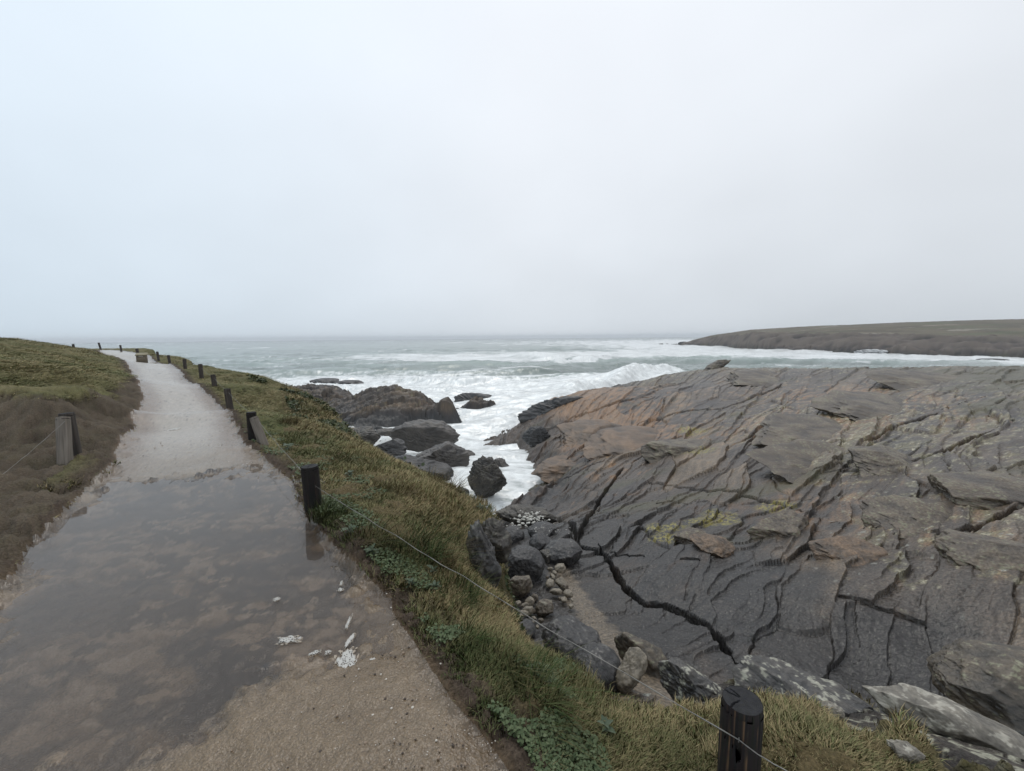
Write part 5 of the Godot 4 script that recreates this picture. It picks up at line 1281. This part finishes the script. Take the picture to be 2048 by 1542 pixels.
func build_plants() -> void:
	var blade := leaf_mesh(0.10, 0.046, 0.30)
	var list := [
		[Vector3(0.42, -0.21, -1.79), 0.75, "grey-green rosette plant by itself in dry turf, lowest on the verge"],
		[Vector3(-1.33, 0.04, -3.30), 1.10, "flattened leafy plant at the path edge beyond the hollow"],
		[Vector3(-1.05, 0.01, -3.00), 1.00, "leafy plant on the near side of the hollow"],
		[Vector3(-0.60, -0.14, -3.00), 0.90, "large-leaved plant under the tallest tussock"],
		[Vector3(-0.55, -0.12, -2.77), 0.80, "spread-out leaves below the large-leaved plant"],
		[Vector3(-0.71, -0.05, -2.74), 0.70, "pale leaves at the path side of the tallest tussock"],
		[Vector3(-0.68, -0.52, -5.82), 1.20, "spiky green plant on the brow of the cliff"],
		[Vector3(-0.43, -0.54, -5.38), 1.00, "dark rosette near the corner of the cliff"],
		[Vector3(-3.42, -0.05, -6.30), 1.50, "dark leafy plant at the foot of the grey brace"],
		[Vector3(-0.40, -0.03, -2.17), 0.50, "small weed in the worn edge of the verge"],
		[Vector3(0.20, -0.11, -1.67), 0.50, "tiny weed near the bottom edge of the turf"],
		[Vector3(-2.05, -0.10, -5.18), 1.10, "green leafy plant on the verge past the black post"]]
	for k in list.size():
		var t: Array = list[k]
		var p: Vector3 = t[0]
		var o := base("leafy_plant", Vector3(p.x, land_h(p.x, p.z, atan2(p.x, -p.z), Vector2(p.x, p.z).length()) + 0.03, p.z), k * 1.3)
		tag(o, t[2], "plant", "broad-leaved plants in the turf")
		for q in 13:
			var m := surface(0.6, 0.4)
			var c := Color(0.042, 0.064, 0.034).lerp(Color(0.080, 0.105, 0.066), rng.randf())
			m.albedo_color = c.linear_to_srgb(); m.cull_mode = BaseMaterial3D.CULL_DISABLED
			var l := put("leaf", blade, m, o)
			var s: float = t[1] * 0.68 * rng.randf_range(0.6, 1.15)
			l.transform = Transform3D(Basis.from_euler(Vector3(rng.randf_range(-0.15, 0.4), q * 2.4 + rng.randf_range(-0.3, 0.3), rng.randf_range(-0.2, 0.2))).scaled(Vector3.ONE * s), Vector3(0, 0.005 * q * t[1], 0))

func foam_mesh(seed_: int, sx: float, sz: float) -> ArrayMesh:
	var cols := 46; var rows := 46
	var pos := PackedVector3Array(); var col := PackedColorArray(); var grp := PackedInt32Array()
	for j in rows:
		for i in cols:
			var u := (float(i) / (cols - 1) - 0.5) * 2.0; var v := (0.5 - float(j) / (rows - 1)) * 2.0
			var n1 := n_low.get_noise_2d(u * 1.2 + seed_ * 5.0, v * 1.2)
			var n2 := n_mid.get_noise_2d(u * 2.6 + seed_ * 3.0, v * 2.6)
			var e := 1.0 - sqrt(u * u + v * v) + 0.42 * n1 + 0.20 * n2 - 0.15
			var cellv := n_edge.get_noise_2d(u * sx * 90.0 + seed_, v * sz * 90.0)
			var y := 0.007 * smoothstep(0.0, 0.35, e) + 0.002 * cellv
			pos.append(Vector3(u * sx, y, v * sz))
			col.append(mixc(Color(0.30, 0.25, 0.19), Color(0.47, 0.47, 0.45), smoothstep(0.0, 0.3, e) + 0.3 * cellv))
			grp.append(0 if e > 0.0 and (cellv < -0.62 - 0.25 * smoothstep(0.5, 0.0, e) or n2 > 0.12) else -1)
	var m: Dictionary = sheet(cols, rows, pos, col, grp)
	return m.get(0, null)

func build_foam() -> void:
	var mat := surface(0.45, 0.4)
	var list := [
		[Vector3(-1.259, -0.006, -2.198), 0.077, 0.039, 0.05, "broad white foam scrap floating in the puddle"],
		[Vector3(-1.065, -0.006, -2.097), 0.038, 0.019, 0.50, "narrow foam scrap right of the broad one"],
		[Vector3(-0.997, -0.006, -2.100), 0.021, 0.021, 0.60, "little curled foam scrap between two larger ones"],
		[Vector3(-0.877, -0.006, -2.039), 0.063, 0.116, 0.30, "largest foam patch stranded at the puddle shore"],
		[Vector3(-1.531, -0.006, -2.571), 0.030, 0.024, 0.00, "lone oval foam scrap out in the puddle"],
		[Vector3(-1.158, -0.006, -2.669), 0.025, 0.026, 0.20, "foam oval near the reflection of the black post"],
		[Vector3(-1.181, -0.006, -2.745), 0.015, 0.038, 0.30, "small upright foam fleck on the puddle shore"],
		[Vector3(-0.712, -0.006, -1.760), 0.015, 0.033, 0.90, "foam scrap on dry sand nearest the camera"],
		[Vector3(-0.741, -0.006, -2.044), 0.018, 0.020, 0.50, "foam fleck on the sand right of the largest patch"],
		[Vector3(-0.979, -0.006, -2.341), 0.014, 0.087, 0.10, "upper stretch of the foam line along the puddle shore"],
		[Vector3(-0.914, -0.006, -2.186), 0.021, 0.077, -0.10, "lower stretch of the foam line running into the largest patch"],
		[Vector3(-0.783, -0.006, -1.878), 0.033, 0.031, 0.20, "ring of thin foam bubbles below the largest patch"],
		[Vector3(-6.289, 0.020, -7.788), 0.116, 0.181, 0.10, "foam fleck on the path beyond the puddle"]]
	for k in list.size():
		var t: Array = list[k]
		var m := foam_mesh(60 + k, t[1], t[2])
		if m == null: continue
		var o := put("foam_patch", m, mat)
		o.position = t[0]; o.rotation.y = t[3]
		tag(o, t[4], "sea foam", "scraps of sea foam on the path")
	# blown foam lodged between the boulders of the gully
	var lump := boulder_mesh(77, Vector3(1, 0.6, 1), 0, 12, 8, func(_p: Vector3, _a: float, _b: float) -> Color: return Color.WHITE, 0.3)
	var lw := []; var lt := []
	for s in [[Vector3(0.49, -3.29, -11.19), 0.22, 70, 0.050], [Vector3(0.18, -3.31, -10.94), 0.18, 26, 0.045], [Vector3(-0.30, -5.66, -16.75), 0.10, 30, 0.050], [Vector3(-0.18, -5.84, -18.16), 0.08, 14, 0.050], [Vector3(0.77, -3.02, -10.11), 0.25, 24, 0.020], [Vector3(0.86, -2.91, -9.51), 0.25, 20, 0.015]]:
		for q in s[2]:
			var p: Vector3 = s[0] + Vector3(rng.randfn() * s[1], 0, rng.randfn() * s[1] * 0.8)
			p.y = s[0].y + rng.randf_range(-0.05, 0.10)
			lw.append(Transform3D(Basis(Vector3.UP, rng.randf() * TAU).scaled(Vector3.ONE * s[3] * 0.75 * rng.randf_range(0.3, 1.4)), p))
			lt.append(Color(0.46, 0.45, 0.41) * rng.randf_range(0.85, 1.1))
	var o := scatter("foam", lump, mat, lw, lt)
